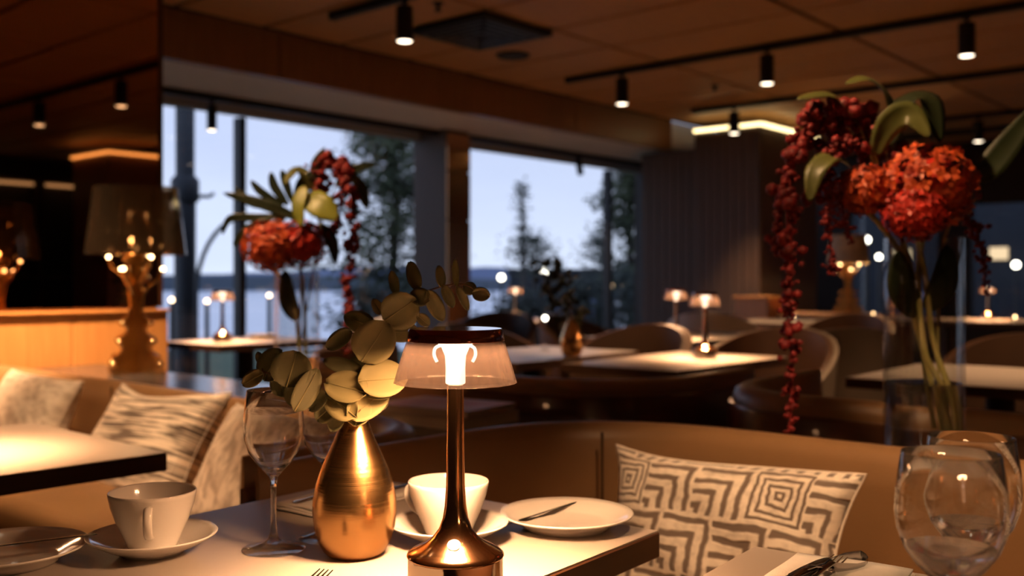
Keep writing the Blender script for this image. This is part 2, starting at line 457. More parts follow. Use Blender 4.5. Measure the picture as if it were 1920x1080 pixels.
# window wall: soffit, wooden fascia, head track
struct(MB().box((6.9, 6.42, 2.62), (9.0, 1.40, .28)).build('trim_soffit', 'soffit_paint'))
fascia = struct(MB().box((5.75, 5.70, 2.60), (6.68, .06, .325)).build('trim_fascia', 'fascia_wood'))
for i in range(4):
    MB().box((2.42 + 1.67 * (i + .5), 5.667, 2.60), (1.664, .016, .325), bevel=.002, seg=1).build('fascia_board', 'fascia_wood', fascia)
struct(MB().box((11.9, 7.05, 1.4), (2.6, .2, 2.8)).build('wall_window_end', 'dark_wall'))
def window(name, x0, x1, mull, zt=2.40, y=7.0):
    w = struct(bpy.data.objects.new(name, None)); COL.objects.link(w); w.location = ((x0 + x1) / 2, y, 0)
    cx = (x0 + x1) / 2
    MB().box((0, 0, zt + .035), (x1 - x0, .10, .07), bevel=.004, seg=1).build('window_head', 'frame_grey', w)
    MB().box((0, 0, .04), (x1 - x0, .10, .08), bevel=.004, seg=1).build('window_sill', 'frame_black', w)
    xs = [x0] + mull + [x1]
    for m_ in xs: MB().box((m_ - cx, 0, zt / 2 + .02), (.062, .10, zt - .08), bevel=.004, seg=1).build('mullion', 'frame_black', w)
    for a, b in zip(xs[:-1], xs[1:]):
        MB().box(((a + b) / 2 - cx, .01, zt / 2 + .03), (b - a - .062, .006, zt - .09)).build('pane', 'window_glass', w)
    return w
window('window_1', 2.45, 6.70, [4.67])
window('window_2', 6.98, 10.60, [9.81])
# column between the windows: grey flank, polished copper-brown front, joints across it
col_ = struct(MB().box((6.80, 6.82, 1.24), (.30, .44, 2.48)).build('wall_column', 'grey_cladding'))
for z0, z1 in ((0, .9), (.91, 1.62), (1.63, 2.08), (2.09, 2.44)):
    MB().box((6.81, 6.592, (z0 + z1) / 2), (.31, .016, z1 - z0), bevel=.002, seg=1).build('cladding_panel', 'copper_cladding', col_)
# partition at the far end with a light strip on top
part = struct(MB().box((9.75, 5.0, 1.29), (1.32, .74, 2.58)).build('wall_partition', 'grey_cladding'))
for k in range(8):
    MB().box((9.083, 4.677 + k * .0925, 1.29), (.014, .088, 2.56), bevel=.003, seg=1).build('wall_board', 'grey_cladding', part)
MB().box((9.085, 5.0, 2.612), (.03, .76, .03)).build('light_strip', 'strip_led', part)
MB().box((9.75, 4.622, 2.612), (1.30, .03, .03)).build('light_strip', 'strip_led', part)
rec = struct(MB().box((9.95, 5.75, 1.22), (1.5, .72, 2.44)).build('wall_recess', 'grey_cladding'))
for k in range(7):
    MB().box((9.193, 5.44 + k * .1, 1.22), (.014, .095, 2.42), bevel=.003, seg=1).build('wall_board', 'grey_cladding', rec)
# far wall with its own windows
fw = struct(MB().box((13.1, .7, 2.4), (.2, 13, .8)).build('wall_far', 'dark_wall'))
MB().box((13.1, .7, .3), (.2, 13, .6)).build('wall_base', 'dark_wall', fw)
for k, y in enumerate((6.3, 4.0, 2.55, 1.1, -.4, -2.0, -4.0)):
    MB().box((13.1, y, 1.3), (.2, 1.9 if k == 0 else (.38 if k % 2 else .22), 1.4)).build('wall_pier', 'dark_wall', fw)
MB().box((13.1, .2, 1.3), (.008, 10.4, 1.4)).build('pane', 'window_glass', fw)
for x in (11.5, 12.6):
    MB().box((x, .6, 2.685), (.06, 9.0, .05), bevel=.004, seg=1).build('ceiling_rail', 'black_metal', fw)

# mirror on the core, wooden dado below it
dado = struct(MB().box((.20, 4.235, .46), (4.42, .07, .92)).build('wall_dado', 'edge_wood'))
bw = .44
for k in range(10):
    MB().box((2.41 - bw * (k + .5), 4.192, .46), (bw - .003, .02, .915), bevel=.003, seg=1).build('wood_board', 'panel_wood', dado)
MB().box((.20, 4.215, .9225), (4.42, .11, .012), bevel=.003, seg=1).build('dado_cap', 'panel_wood', dado)
mir = thing('wall_mirror', 'dark bronze wall mirror above the glowing wooden panel, reflecting ceiling spotlights', 'mirror', (.20, 4.262, .93))
for k in range(4):
    MB().box((2.205 - 1.105 * k - .55, 0, .90), (1.10, .012, 1.79), bevel=.002, seg=1).build('mirror_pane', 'bronze_mirror', mir)
MB().box((2.214, 0, .90), (.014, .03, 1.79)).build('edge_trim', 'edge_wood', mir)

# what the mirror looks back at: a lit column and shelf lights at the rear of the room
rc = struct(MB().box((6.35, -3.35, 1.28), (1.1, .9, 2.56)).build('wall_rear_column', 'fascia_wood'))
MB().box((6.35, -2.885, 2.585), (1.12, .03, .028)).build('light_strip', 'strip_led_orange', rc)
MB().box((5.785, -3.35, 2.585), (.03, .92, .028)).build('light_strip', 'strip_led_orange', rc)
bar = thing('back_bar_shelf', 'dark wall shelf with two thin light strips, seen in the mirror', 'shelf', (5.2, -5.5, 0))
MB().box((0, 0, 2.42), (4.4, .26, .05), bevel=.004, seg=1).build('shelf_board', 'edge_wood', bar)
MB().box((0, 0, 1.10), (4.4, .26, .05), bevel=.004, seg=1).build('shelf_board', 'edge_wood', bar)
for x in (-1.35, .15, 1.62):
    MB().box((x, .10, 2.375), (1.3, .03, .035)).build('light_strip', 'lit_window', bar)
for x in (-2.15, -.6, .9, 2.15): MB().box((x, 0, 1.25), (.05, .24, 2.3)).build('upright', 'edge_wood', bar)

# ------------------------------------------------------------------ ceiling fittings
def track(x, y0, y1, label):
    t = thing('light_track', label, 'light track', (x, (y0 + y1) / 2, CEIL - .002), 0, 'ceiling light tracks')
    MB().box((0, 0, -.022), (.055, y1 - y0, .044), bevel=.004, seg=1).build('rail', 'black_metal', t)
    for s in (-1, 1): MB().box((0, s * ((y1 - y0) / 2 + .006), -.022), (.06, .014, .048), bevel=.003, seg=1).build('end_cap', 'black_metal', t)
track(3.96, -4.6, 4.92, 'black ceiling track ending nearest the square air vent')
track(6.50, -4.6, 5.04, 'black ceiling track crossing the upper right, nearer of the two long ones')
track(8.50, -4.6, 5.04, 'black ceiling track ending above the lit partition corner')
track(10.6, -4.6, 3.60, 'farthest black ceiling track, behind the right flowers')
wt_ = thing('light_track', 'long black track under the grey soffit along the window heads', 'light track', (6.5, 6.72, 2.478), 0, 'ceiling light tracks')
MB().box((0, 0, -.025), (8.1, .05, .05), bevel=.004, seg=1).build('rail', 'black_metal', wt_)

sp = thing('track_spotlight', 'x', 'spotlight', (0, 0, 0), 0, 'black track spotlights')
MB().lathe([(.010, 0), (.010, -.05)], 10).build('stem', 'black_metal', sp, True)
MB().lathe([(.022, -.012), (.022, 0)], 14).build('adapter', 'black_metal', sp, True)
MB().lathe([(.0, -.035), (.046, -.035), (.050, -.04), (.050, -.235), (.043, -.237), (.043, -.215), (.0, -.215)], 24).build('housing', 'black_metal', sp, True)
MB().lathe([(.0, -.226), (.042, -.226), (.042, -.2355), (.036, -.238), (.0, -.239)], 20).build('lens', 'spot_lens', sp)
so = light('spot_beam', 'SPOT', 155, (1, .57, .28), sp, (0, 0, -.245), .03, spot_size=R(70), spot_blend=.8)
SPOTS = [
    (3.96, 4.27, 'black track spotlight left of the square air vent'),
    (3.96, 2.60, 'black track spotlight above the frame on the nearest track'),
    (3.96, .93, 'black track spotlight seen in the mirror, right one of the pair'),
    (3.96, -.55, 'black track spotlight seen in the mirror, left one of the pair'),
    (6.50, 4.50, 'black track spotlight at the left end of the long upper right track'),
    (6.50, 3.26, 'black track spotlight in the middle of the upper right track'),
    (6.50, 1.92, 'large black track spotlight with a glowing lens at the upper right'),
    (8.50, 4.60, 'black track spotlight in front of the lit partition corner'),
    (10.6, 3.02, 'black track spotlight with glowing lens right of the big orange bloom'),
]
for i, (x, y, lb) in enumerate(SPOTS): place(sp, i == 0, (x, y, CEIL - .046), 0, lb)
for px, b_, lb, tilt in ((397, 6.72, 'slim black spotlight hanging before the left window pane', 0), (1083, 6.72, 'tilted black spotlight at the head of the right window', 38)):
    d = (px - 960) / F; Y = b_ / (CA - SA * d); x, y = c2r(d * Y, Y)
    o = copy_tree(sp); o.location = (x, y, 2.428); o['label'] = lb
    for ch in o.children:
        if ch.name.startswith(('stem', 'adapter')): continue
        ch.rotation_euler = (R(tilt * .4), R(-tilt), 0); ch.scale = (.75, .75, .95)
        if ch.type == 'LIGHT': ch.data = ch.data.copy(); ch.data.energy = 25

# the track over the foreground booths (above the frame), its heads turned on flowers, cushions and tables
track(.90, -2.6, 4.1, 'black ceiling track above the foreground booths, above the frame')
for (y, aim, watts, size, lb) in ((1.25, (1.94, .66, 1.24), 135, 30, 'track spotlight above the frame, turned on the right flowers'),
                                  (2.75, (1.90, 2.52, 1.12), 130, 28, 'track spotlight above the frame, turned on the left flowers'),
                                  (2.05, (1.26, 2.45, .55), 150, 50, 'track spotlight above the frame, turned on the left cushions'),
                                  (.10, (1.50, .55, .58), 150, 38, 'track spotlight above the frame, turned on the maze cushion'),
                                  (3.30, (1.45, 4.10, .55), 760, 66, 'track spotlight above the frame, turned on the wooden panel')):
    o = copy_tree(sp); o.location = (.90, y, CEIL - .046); o['label'] = lb
    d = (Vector(aim) - Vector((.90, y, CEIL - .28))).normalized(); q = Vector((0, 0, -1)).rotation_difference(d)
    for ch in o.children:
        if ch.name.startswith(('stem', 'adapter')): continue
        piv = Vector((0, 0, -.05)); ch.rotation_mode = 'QUATERNION'; ch.rotation_quaternion = q; ch.location = piv + q @ (ch.location - piv)
        if ch.type == 'LIGHT':
            ch.data = ch.data.copy(); ch.data.energy = watts; ch.data.spot_size = R(size)
vent = thing('air_vent', 'square dark air-conditioning vent set in the wooden ceiling', 'air vent', (4.875, 4.51, CEIL + .002))
MB().box((0, 0, -.02), (.68, .68, .04), bevel=.006, seg=1).build('frame', 'black_metal', vent)
for i in range(4):
    s = .60 - i * .13
    for ax in range(4):
        a = ax * math.pi / 2
        MB().box((math.cos(a) * (s / 2 - .018), math.sin(a) * (s / 2 - .018), -.044 - i * .002), (.036, s, .012), rz=a, bevel=.003, seg=1).build('louvre', 'vent_metal', vent)
spk = thing('ceiling_speaker', 'round dark speaker grille in the ceiling beside the square vent', 'speaker', (5.58, 4.84, CEIL + .002))
MB().lathe([(.125, 0), (.125, -.012), (.115, -.018), (.108, -.012), (0, -.012)], 32).build('grille', 'black_metal', spk, True)
for i, (px, py, lb) in enumerate(((822, 6, 'small dark sprinkler head above the square vent'), (1340, 160, 'small dark sprinkler head left of the red flowers'))):
    x, y, z = on_plane(px, py, CEIL)
    s = thing('sprinkler', lb, 'sprinkler', (x, y, CEIL + .002), 0, 'ceiling sprinklers')
    MB().lathe([(.035, 0), (.035, -.008), (.012, -.012), (.010, -.04), (.022, -.042), (.022, -.046), (0, -.046)], 16).build('head', 'black_metal', s, True)
    MB().lathe([(.018, -.05), (.018, -.053)], 12).build('deflector', 'black_metal', s)

# ------------------------------------------------------------------ outdoors
struct(MB().add([c2r(-60, 2) + (-.62,), c2r(60, 2) + (-.62,), c2r(60, 24) + (-.62,), c2r(-60, 24) + (-.62,),
                 c2r(-60, 27) + (-1.6,), c2r(60, 27) + (-1.6,)], [(0, 1, 2, 3), (3, 2, 5, 4)]).build('lawn', 'grass'))
struct(MB().add([c2r(-500, 26) + (-1.5,), c2r(500, 26) + (-1.5,), c2r(500, 260) + (-1.5,), c2r(-500, 260) + (-1.5,)], [(0, 1, 2, 3)]).build('lake', 'lake'))
def ridge(name, mat, Y, base, amp, seed, depth):
    r = random.Random(seed); mb = MB(); n = 120; vs = []
    ph = [r.uniform(0, 6.28) for _ in range(5)]
    for i in range(n + 1):
        X = -Y * .9 + 1.8 * Y * i / n
        h = base + amp * (.5 * math.sin(X / Y * 5.2 + ph[0]) + .3 * math.sin(X / Y * 13 + ph[1]) + .12 * math.sin(X / Y * 41 + ph[2]) + .08 * math.sin(X / Y * 97 + ph[3]))
        for D, z in ((0, -1.6), (depth * .4, h * .8), (depth, h), (depth * 2, -1.6)): vs.append(c2r(X, Y + D) + (z,))
    fs = []
    for i in range(n):
        for k in range(3): fs.append((i * 4 + k, (i + 1) * 4 + k, (i + 1) * 4 + k + 1, i * 4 + k + 1))
    struct(MB().add(vs, fs).build(name, mat, smooth='all'))
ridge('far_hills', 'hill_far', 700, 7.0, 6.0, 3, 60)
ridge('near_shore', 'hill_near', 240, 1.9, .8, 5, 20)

def tree(name, label, px, Y, z0, ztop, width, nleaf, mat, seed, leaf=.09, shape='column', group='trees outside the windows'):
    r = random.Random(seed); x, y = c2r((px - 960) / F * Y, Y)
    t = thing(name, label, 'tree', (x, y, -.62), 0, group)
    H = ztop + .62
    tr = spline([(0, 0, 0), (r.uniform(-.1, .1), 0, H * .4), (r.uniform(-.1, .1), r.uniform(-.1, .1), H * .75), (0, 0, H * .97)], 5)
    MB().tube(tr, [.09 * (H / 4) * (1 - .9 * i / len(tr)) + .008 for i in range(len(tr))], 8).build('trunk', 'bark', t, True)
    br = MB(); fo = MB()
    nb = 26; per = nleaf // nb
    for b in range(nb):
        q = (z0 + .62) / H + (1 - (z0 + .62) / H) * (b + .5) / nb
        base = tr[min(len(tr) - 1, int(q * len(tr)))]
        w = width * (1.0 if shape == 'column' else (1.15 - q)) * r.uniform(.55, 1.1) * (1 - max(0, q - .75) * 2.4)
        a = b * 2.4 + r.uniform(-.4, .4)
        tip = Vector((math.cos(a) * w, math.sin(a) * w, base.z + w * r.uniform(.15, .6)))
        path = spline([base, base.lerp(tip, .5) + Vector((0, 0, .05)), tip], 4)
        br.tube(path, [.018 * (H / 4) * (1 - .8 * i / 8) + .003 for i in range(len(path))], 5)
        for k in range(per):
            s = r.random() ** .7; c = path[min(len(path) - 1, int(s * len(path)))]
            sg = .07 + .13 * w
            c = c + Vector((r.gauss(0, sg), r.gauss(0, sg), r.gauss(0, sg * .8)))
            d = Vector((r.uniform(-1, 1), r.uniform(-1, 1), r.uniform(-1, .3))).normalized(); s_ = d.orthogonal().normalized(); L = leaf * r.uniform(.6, 1.2)
            u = d.cross(s_) * L * .12
            fo.add([c, c + d * L * .5 + s_ * L * .32 + u, c + d * L, c + d * L * .5 - s_ * L * .32 + u], [(0, 1, 2, 3)])
    br.build('branches', 'bark', t, True)
    o = fo.build('foliage', mat, t); o['kind'] = 'stuff'
tree('birch_tree', 'tall airy birch tree standing outside left of the dark column', 728, 15.5, .5, 3.45, .86, 7000, 'foliage_green', 2, .115)
tree('birch_tree', 'leafy tree seen through the narrow rightmost window pane', 1185, 19, .3, 3.3, .75, 4600, 'foliage_green', 4, .13)
tree('birch_tree', 'sparse young tree just left of the thin right mullion', 1122, 22, .2, 2.0, .45, 900, 'foliage_dark', 8, .11)
tree('poplar_tree', 'slender wispy poplar rising into the sky behind the right window', 978, 30, 1.0, 4.0, .26, 420, 'foliage_dark', 6, .14)
tree('broad_tree', 'low broad tree at the foot of the slender poplar', 1000, 26, .6, 2.1, .85, 900, 'foliage_dark', 9, .13)
for i, (px, Y, zt, w, lb) in enumerate(((1090, 15, .95, .7, 'dark shrub below the window behind the white chair'), (1180, 16.5, 1.1, .75, 'dark shrub at the foot of the rightmost pane'),
                                  (985, 14, .75, .6, 'dark shrub left of the gold vase leaves, outdoors'), (690, 13.5, .9, .55, 'dark shrub at the foot of the tall birch'))):
    tree('shrub', lb, px, Y, -.4, zt, w, 1500, 'foliage_dark', 20 + i, .11, group='shrubs outside the windows')
h = thing('house', 'dark blue flat-roofed house beyond the shrubs outside', 'house', c2r(1.62, 34) + (-1.5,), R(-49))
MB().box((0, 0, 1.40), (3.4, 4, 2.8)).build('wall', 'house_blue', h)
MB().box((0, 0, 2.86), (3.6, 4.2, .12), bevel=.02, seg=1).build('roof', 'house_roof', h)
for k in range(3):
    w_ = MB().box((-1.05 + k * 1.0, -2.01, 1.7), (.5, .05, .8)).build('window', 'house_roof', h)
    MB().box((-1.05 + k * 1.0, -2.04, 1.7), (.42, .02, .72)).build('pane', 'hill_far', w_)
h2 = thing('added_building', 'dark building with small lit windows, added to darken the right windows', 'building', (21, -3.0, -.62))  # added block that hides the bright sky from the far windows
MB().box((0, 0, 3.6), (4, 22, 7.2)).build('wall', 'house_blue', h2)
for k in range(14):
    for z in (1.35, 2.15):
        if rnd.random() < .75:
            MB().box((-2.02, -10 + k * 1.5 + rnd.uniform(-.3, .3), z), (.05, rnd.choice((.15, .3, .5)), .22)).build('window', rnd.choice(('lit_window', 'hill_far', 'hill_far', 'hill_far')), h2)
po = thing('steel_post', 'thick dark grey steel post standing outside the left window', 'post', c2r((347 - 960) / F * 9.4, 9.4) + (-.62,))
MB().lathe([(.13, 0), (.13, .3), (.10, .32), (.10, 2.55), (.088, 2.58), (.088, 4.2)], 24).build('shaft', 'steel_post', po, True)
MB().lathe([(.125, 2.42), (.13, 2.46), (.13, 2.62), (.10, 2.66)], 24).build('collar', 'steel_post', po, True)
MB().tube([(0, 0, 2.47), (.16, -.16, 2.47), (.19, -.19, 2.5)], .018, 8).build('bracket', 'steel_post', po)
MB().tube([(0, 0, 2.47), (-.16, .16, 2.47), (-.19, .19, 2.44)], .018, 8).build('bracket', 'steel_post', po)
def street_lamp(px, py, Y, mat, label, r=.10, arch=False, group='street lights outdoors'):
    p = at_depth(px, py, Y)
    t = thing('street_lamp', label, 'street lamp', (p.x, p.y, -.62 if Y < 25 else -1.6), 0, group)
    zz = p.z - t.location.z
    MB().lathe([(.05, 0), (.035, .2), (.028, zz)], 10).build('post', 'lamp_post', t, True)
    MB().ball((0, 0, zz + r * .8), r, 2).build('globe', mat, t, True)
street_lamp(940, 525, 24, 'street_white', 'white street light low over the lake, right of the column', .075)
street_lamp(1021, 514, 22, 'street_white', 'greenish white street light above the gold vase leaves', .075)
street_lamp(1146, 541, 18, 'street_warm', 'warm globe added for a pane reflection, touching the thin right mullion', .05)  # this globe and the next are added for lamps mirrored in the pane
street_lamp(1164, 541, 18, 'street_warm', 'warm globe added for a pane reflection, just right of the thin right mullion', .05)
street_lamp(1104, 541, 20, 'street_warm', 'faint warm light left of the thin right mullion', .028)
street_lamp(1196, 545, 17, 'street_warm', 'warm light low in the rightmost window pane', .06)
street_lamp(322, 566, 12, 'street_warm', 'warm globe added for a pane reflection, left of the thick steel post', .028)  # added globes beside the post, in place of indoor lamps mirrored in the glass
street_lamp(388, 568, 13, 'street_warm', 'warm globe added for a pane reflection, between the steel post and table lamp', .028)
street_lamp(505, 557, 14, 'street_warm', 'warm light just left of the tall left flower vase', .028)
street_lamp(705, 553, 14, 'street_warm', 'warm light among the birch leaves', .028)
for px, py, Y, r_, m_, lb in ((1625, 455, 16, .055, 'street_white', 'white street light above the far beige lamp shade'), (1648, 486, 16.5, .045, 'street_white', 'pale street light right of the far beige lamp shade'),
                          (1528, 534, 16, .05, 'street_warm', 'upper of two warm lights between the tassels'), (1529, 562, 16, .045, 'street_warm', 'lower of two warm lights between the tassels'),
                          (1690, 540, 17, .05, 'street_warm', 'warm light seen through the left of the right glass vase'), (1752, 541, 17, .05, 'street_warm', 'warm light seen through the right of the right glass vase'),
                          (1905, 502, 17, .06, 'street_white', 'white street light at the right frame edge')):
    street_lamp(px, py, Y, m_, lb, r_)
al = thing('arched_lamp', 'tall arched lamp pole curving over outside the left window', 'street lamp', c2r((368 - 960) / F * 12, 12) + (-.62,))
ap = [(0, 0, 0), (0, 0, 1.5)] + [(CA * .62 * (1 - math.cos(a)), -SA * .62 * (1 - math.cos(a)), 1.5 + .95 * math.sin(a)) for a in [R(q) for q in range(10, 91, 10)]]
ap += [(CA * .80, -SA * .80, 2.44)]
MB().tube(ap, .028, 10).build('pole', 'steel_post', al, True)
MB().lathe([(.0, .05), (.05, .04), (.11, 0), (.0, -.01)], 16, (CA * .84, -SA * .84, 2.40)).build('lamp_head', 'steel_post', al, True)

# ------------------------------------------------------------------ booths
def booth(name, label, pts, ztop, seat, radius, seams=(), group='leather booths', sz=.50):
    x0, x1, y0, y1, front = seat
    ox, oy = (x0 + x1) / 2, (y0 + y1) / 2
    t = thing(name, label, 'booth', (ox, oy, 0), 0, group)
    path = [(p[0] - ox, p[1] - oy) for p in round_path(pts, radius)]
    zt = ztop
    pad = [(0, .40), (-.006, .52), (-.004, zt - .07), (.004, zt - .030), (.018, zt - .008), (.038, zt), (.058, zt - .002), (.074, zt - .012), (.082, zt - .032), (.082, .40)]
    shell = [(.076, .03), (.076, zt - .05), (.084, zt - .042), (.091, zt - .044), (.094, zt - .052), (.094, .03)]
    MB().sweep(path, pad, .05).build('back_pad', 'leather', t, True)
    MB().sweep(path, shell, .06).build('outer_shell', 'shell_wood', t, True)
    MB().box(((x0 + x1) / 2 - ox, 0, sz - .06), (x1 - x0, y1 - y0, .12), bevel=.035, seg=3).build('seat', 'leather', t, True)
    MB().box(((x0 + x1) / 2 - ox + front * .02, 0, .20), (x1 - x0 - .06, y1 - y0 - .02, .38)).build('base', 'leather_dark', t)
    for (sx, sy) in seams:
        MB().tube([(sx - ox, sy - oy, .50), (sx - ox, sy - oy, zt - .05), (sx - ox, sy - oy, zt - .012)], .0028, 6).build('seam', 'seam_thread', t)
    return t
booth('booth', 'tan leather booth holding the maze-patterned cushion, in the right foreground', [(1.68, -.9), (1.68, 1.263), (.90, 1.263)], .774, (1.18, 1.68, -.9, 1.25, -1), .34, [(1.683, .02), (1.586, 1.145)])
booth('booth', 'brown leather booth with three pale cushions at the left', [(1.02, 1.56), (1.48, 1.56), (1.48, 4.14)], .748, (.98, 1.48, 1.58, 4.12, -1), .22, [(1.483, 2.9)], sz=.545)
booth('booth', 'dark-backed curved booth under the small lamp table, behind the desk lamp', [(2.80, 3.02), (2.17, 3.02), (2.17, 1.52), (2.86, 1.52)], .79, (2.17, 2.62, 1.54, 3.0, 1), .34)
booth('booth', 'dark-backed curved booth behind the red hanging flowers', [(2.90, 1.24), (2.25, 1.24), (2.25, -1.2)], .79, (2.25, 2.70, -1.2, 1.22, 1), .34)
# divider ledges between the rows of booths
ld = thing('divider_ledge', 'dark stone ledge behind the foreground leather booth, carrying the right flower vase', 'ledge', (1.925, .10, 0))
MB().box((0, 0, .685), (.29, 2.5, .03), bevel=.004, seg=1).build('ledge_top', 'ledge_stone', ld)
MB().box((0, 0, .335), (.25, 2.46, .67)).build('ledge_body', 'edge_wood', ld)
ld2 = thing('divider_ledge', 'dark stone ledge behind the cushioned booth, carrying books and the baroque lamp', 'ledge', (1.825, 2.80, 0))
MB().box((0, 0, .685), (.48, 2.66, .03), bevel=.004, seg=1).build('ledge_top', 'ledge_stone', ld2)
MB().box((0, 0, .335), (.44, 2.62, .67)).build('ledge_body', 'edge_wood', ld2)

# ------------------------------------------------------------------ tables
TZ = .75
def table(label, cx, cy, sx, sy, rz=0.0, group='restaurant tables'):
    t = thing('dining_table', label, 'table', (cx, cy, 0), rz, group)
    MB().box((0, 0, .7325), (sx, sy, .031), bevel=.0015, seg=1).build('table_edge', 'edge_wood', t)
    MB().box((0, 0, .749), (sx - .004, sy - .004, .002)).build('table_surface', 'table_laminate', t)
    MB().lathe([(.045, .02), (.045, .70), (.11, .716)], 20).build('column', 'black_metal', t, True)
    MB().box((0, 0, .011), (min(.46, sx * .8), min(.42, sy * .8), .018), bevel=.004, seg=1).build('base', 'black_metal', t)
    return t
def rot_corner(cx, cy, dx, dy, deg):
    c, s = math.cos(R(deg)), math.sin(R(deg)); return cx + c * dx - s * dy, cy + s * dx + c * dy
x, y = rot_corner(1.050, .670, -.42, .265, 3)
table('pale table with dark edge set with cups, gold vase and copper lamp', x, y, .84, .53, R(3))
table('pale table with dark edge in front of the streaky cushion at the left', .55, 1.93, .80, .56, R(-1))
x, y = rot_corner(1.062, .549, -.41, -.29, 5)
table('pale table corner with napkin and wine glasses at the bottom right', x, y, .82, .58, R(5))
table('pale table carrying the nearer of the two small lamps by the grey wall', 3.34, 2.045, .84, .50)
table('pale table carrying the small gold vase, blue with window light', 3.23, 2.70, .82, .54)
table('pale table carrying the farther of the two small lamps by the grey wall', 4.86, 2.93, 1.05, .66)
table('window table with a small lit lamp left of the left flower vase', 2.97, 4.40, .66, .56)
table('window table behind the small gold vase', 5.86, 5.0, .80, .60)
table('pale table seen through the right glass flower vase', 3.46, .92, .74, .72)
table('far table right of the grey wall with a candle', 7.05, 3.45, .80, .60)
table('far long table with a lit lamp at the right edge', 8.15, 2.55, .80, 1.6)

# ------------------------------------------------------------------ small table lamps
lamp = thing('table_lamp', 'x', 'table lamp', (0, 0, 0), 0, 'small copper table lamps')
MB().lathe([(.0, .0), (.0462, .0), (.0475, .0015), (.0475, .0335), (.0, .0335)], 64).build('base_drum', 'polished_drum', lamp, True)
skirt = [(.0, .034), (.0480, .034), (.0488, .0352), (.0482, .0368), (.0450, .0395), (.0385, .0430), (.0300, .0475), (.0225, .0535), (.0165, .0615), (.0128, .072), (.0108, .085), (.0095, .105), (.0087, .15), (.0083, .205), (.0, .206)]
MB().lathe(skirt, 64).build('stem', 'rose_copper', lamp, True)
bt = -VIEW * .0258 + UP * .0512
MB().lathe([(.0, -.002), (.0064, -.002), (.0066, .0006), (.0056, .0014), (0, .0016)], 28, m=Matrix.Translation(bt) @ Matrix.Rotation(R(38), 4, RIGHT)).build('touch_button', 'porcelain', lamp, True)
mb = MB(); N, K = 128, 10; vs, fs = [], []
for layer, off in ((0, 0), (1, -.0016)):
    for k in range(K + 1):
        s = k / K; z = .2500 - s * .0425; r0 = .0484 + .0130 * (s ** .92)
        for i in range(N):
            a = 2 * math.pi * i / N
            rr = r0 + off + (.00035 * math.sin(a * 26) + .0002 * math.sin(a * 11 + 1)) * (.3 + s)
            vs.append((rr * math.cos(a), rr * math.sin(a), z))
for layer in (0, 1):
    o_ = layer * (K + 1) * N
    for k in range(K):
        for i in range(N): i2 = (i + 1) % N; fs.append((o_ + k * N + i, o_ + k * N + i2, o_ + (k + 1) * N + i2, o_ + (k + 1) * N + i))
o1, o2 = K * N, (K + 1) * N + K * N
for i in range(N): i2 = (i + 1) % N; fs.append((o1 + i, o1 + i2, o2 + i2, o2 + i))
mb.add(vs, fs).build('lamp_shade', 'lamp_acrylic', lamp, 'all')
MB().lathe([(.0, .2492), (.0490, .2492), (.0492, .2500), (.0472, .2606), (.0462, .2616), (.0, .2616)], 64).build('crown', 'crown_copper', lamp, True)
MB().lathe([(.0088, .206), (.0100, .207), (.0098, .222), (.0105, .234), (.0140, .2425), (.0200, .2490)], 40, caps=False).build('diffuser', 'lamp_led', lamp, True)
ar = light('led_disc', 'AREA', 10.5, (1, .53, .25), lamp, (0, 0, .2488), shape='DISK', size=.085, spread=R(165))
for s in (-1, 1):     # the moulded hooks under the crown
    pth = [Vector((RIGHT.x * s * q, RIGHT.y * s * q, z)) - VIEW * .012 for q, z in ((.012, .246), (.019, .243), (.0205, .236), (.0175, .229))]
    MB().tube(spline(pth, 5), .0016, 8).build('hook', 'lamp_led', lamp, True)
LAMPS = [(at_depth(854, 1100, .997), 'copper table lamp with fluted glass shade in the centre foreground'),
         (Vector(c2r(-.990, 1.75)), 'copper table lamp on the left table beside the frame edge'),
         (Vector((.55, .06)), 'copper table lamp on the bottom right table, beside the frame edge'),
         (Vector(on_plane(1322, 672, TZ)), 'nearer small lit lamp in front of the grey wall'),
         (Vector(on_plane(1268, 637, TZ)), 'farther small lit lamp in front of the grey wall'),
         (Vector(on_plane(417, 641, TZ)), 'small lit lamp on the left window table'),
         (Vector((5.70, 4.92, 0)), 'tiny lit lamp on the far window table'),
         (Vector(c2r(3.72, 7.78)), 'small lit lamp at the right edge, right of the tall glass vase')]
for i, (p, lb) in enumerate(LAMPS): place(lamp, i == 0, (p.x, p.y, TZ), 0, lb)

# ------------------------------------------------------------------ gold vases
def gold_vase(label, p):
    v = thing('gold_vase', label, 'vase', (p[0], p[1], TZ), 0, 'brushed gold bottle vases')
    prof = [(.0, .0), (.0255, .0), (.0300, .0012), (.0350, .006), (.0410, .017), (.0452, .032), (.0472, .050), (.0466, .064), (.0432, .081), (.0375, .098), (.0305, .114), (.0240, .128), (.0192, .140), (.0163, .149), (.0155, .1535)]
    MB().lathe(prof, 64, caps=False).build('body', 'gold_brushed', v, 'all')
    MB().lathe([(.0155, .1535), (.0150, .1545), (.0143, .1535), (.0140, .135), (.0, .134)], 48, caps=False).build('neck_inside', 'steel_dark', v, True)
    return v
VP = at_depth(665, 1040, 1.124)
gold_vase('brushed gold bottle vase full of eucalyptus beside the copper lamp', VP)
v2p = on_plane(1072, 668, TZ)
gold_vase('small blurred gold vase with dark sprigs on the bluish table', v2p)

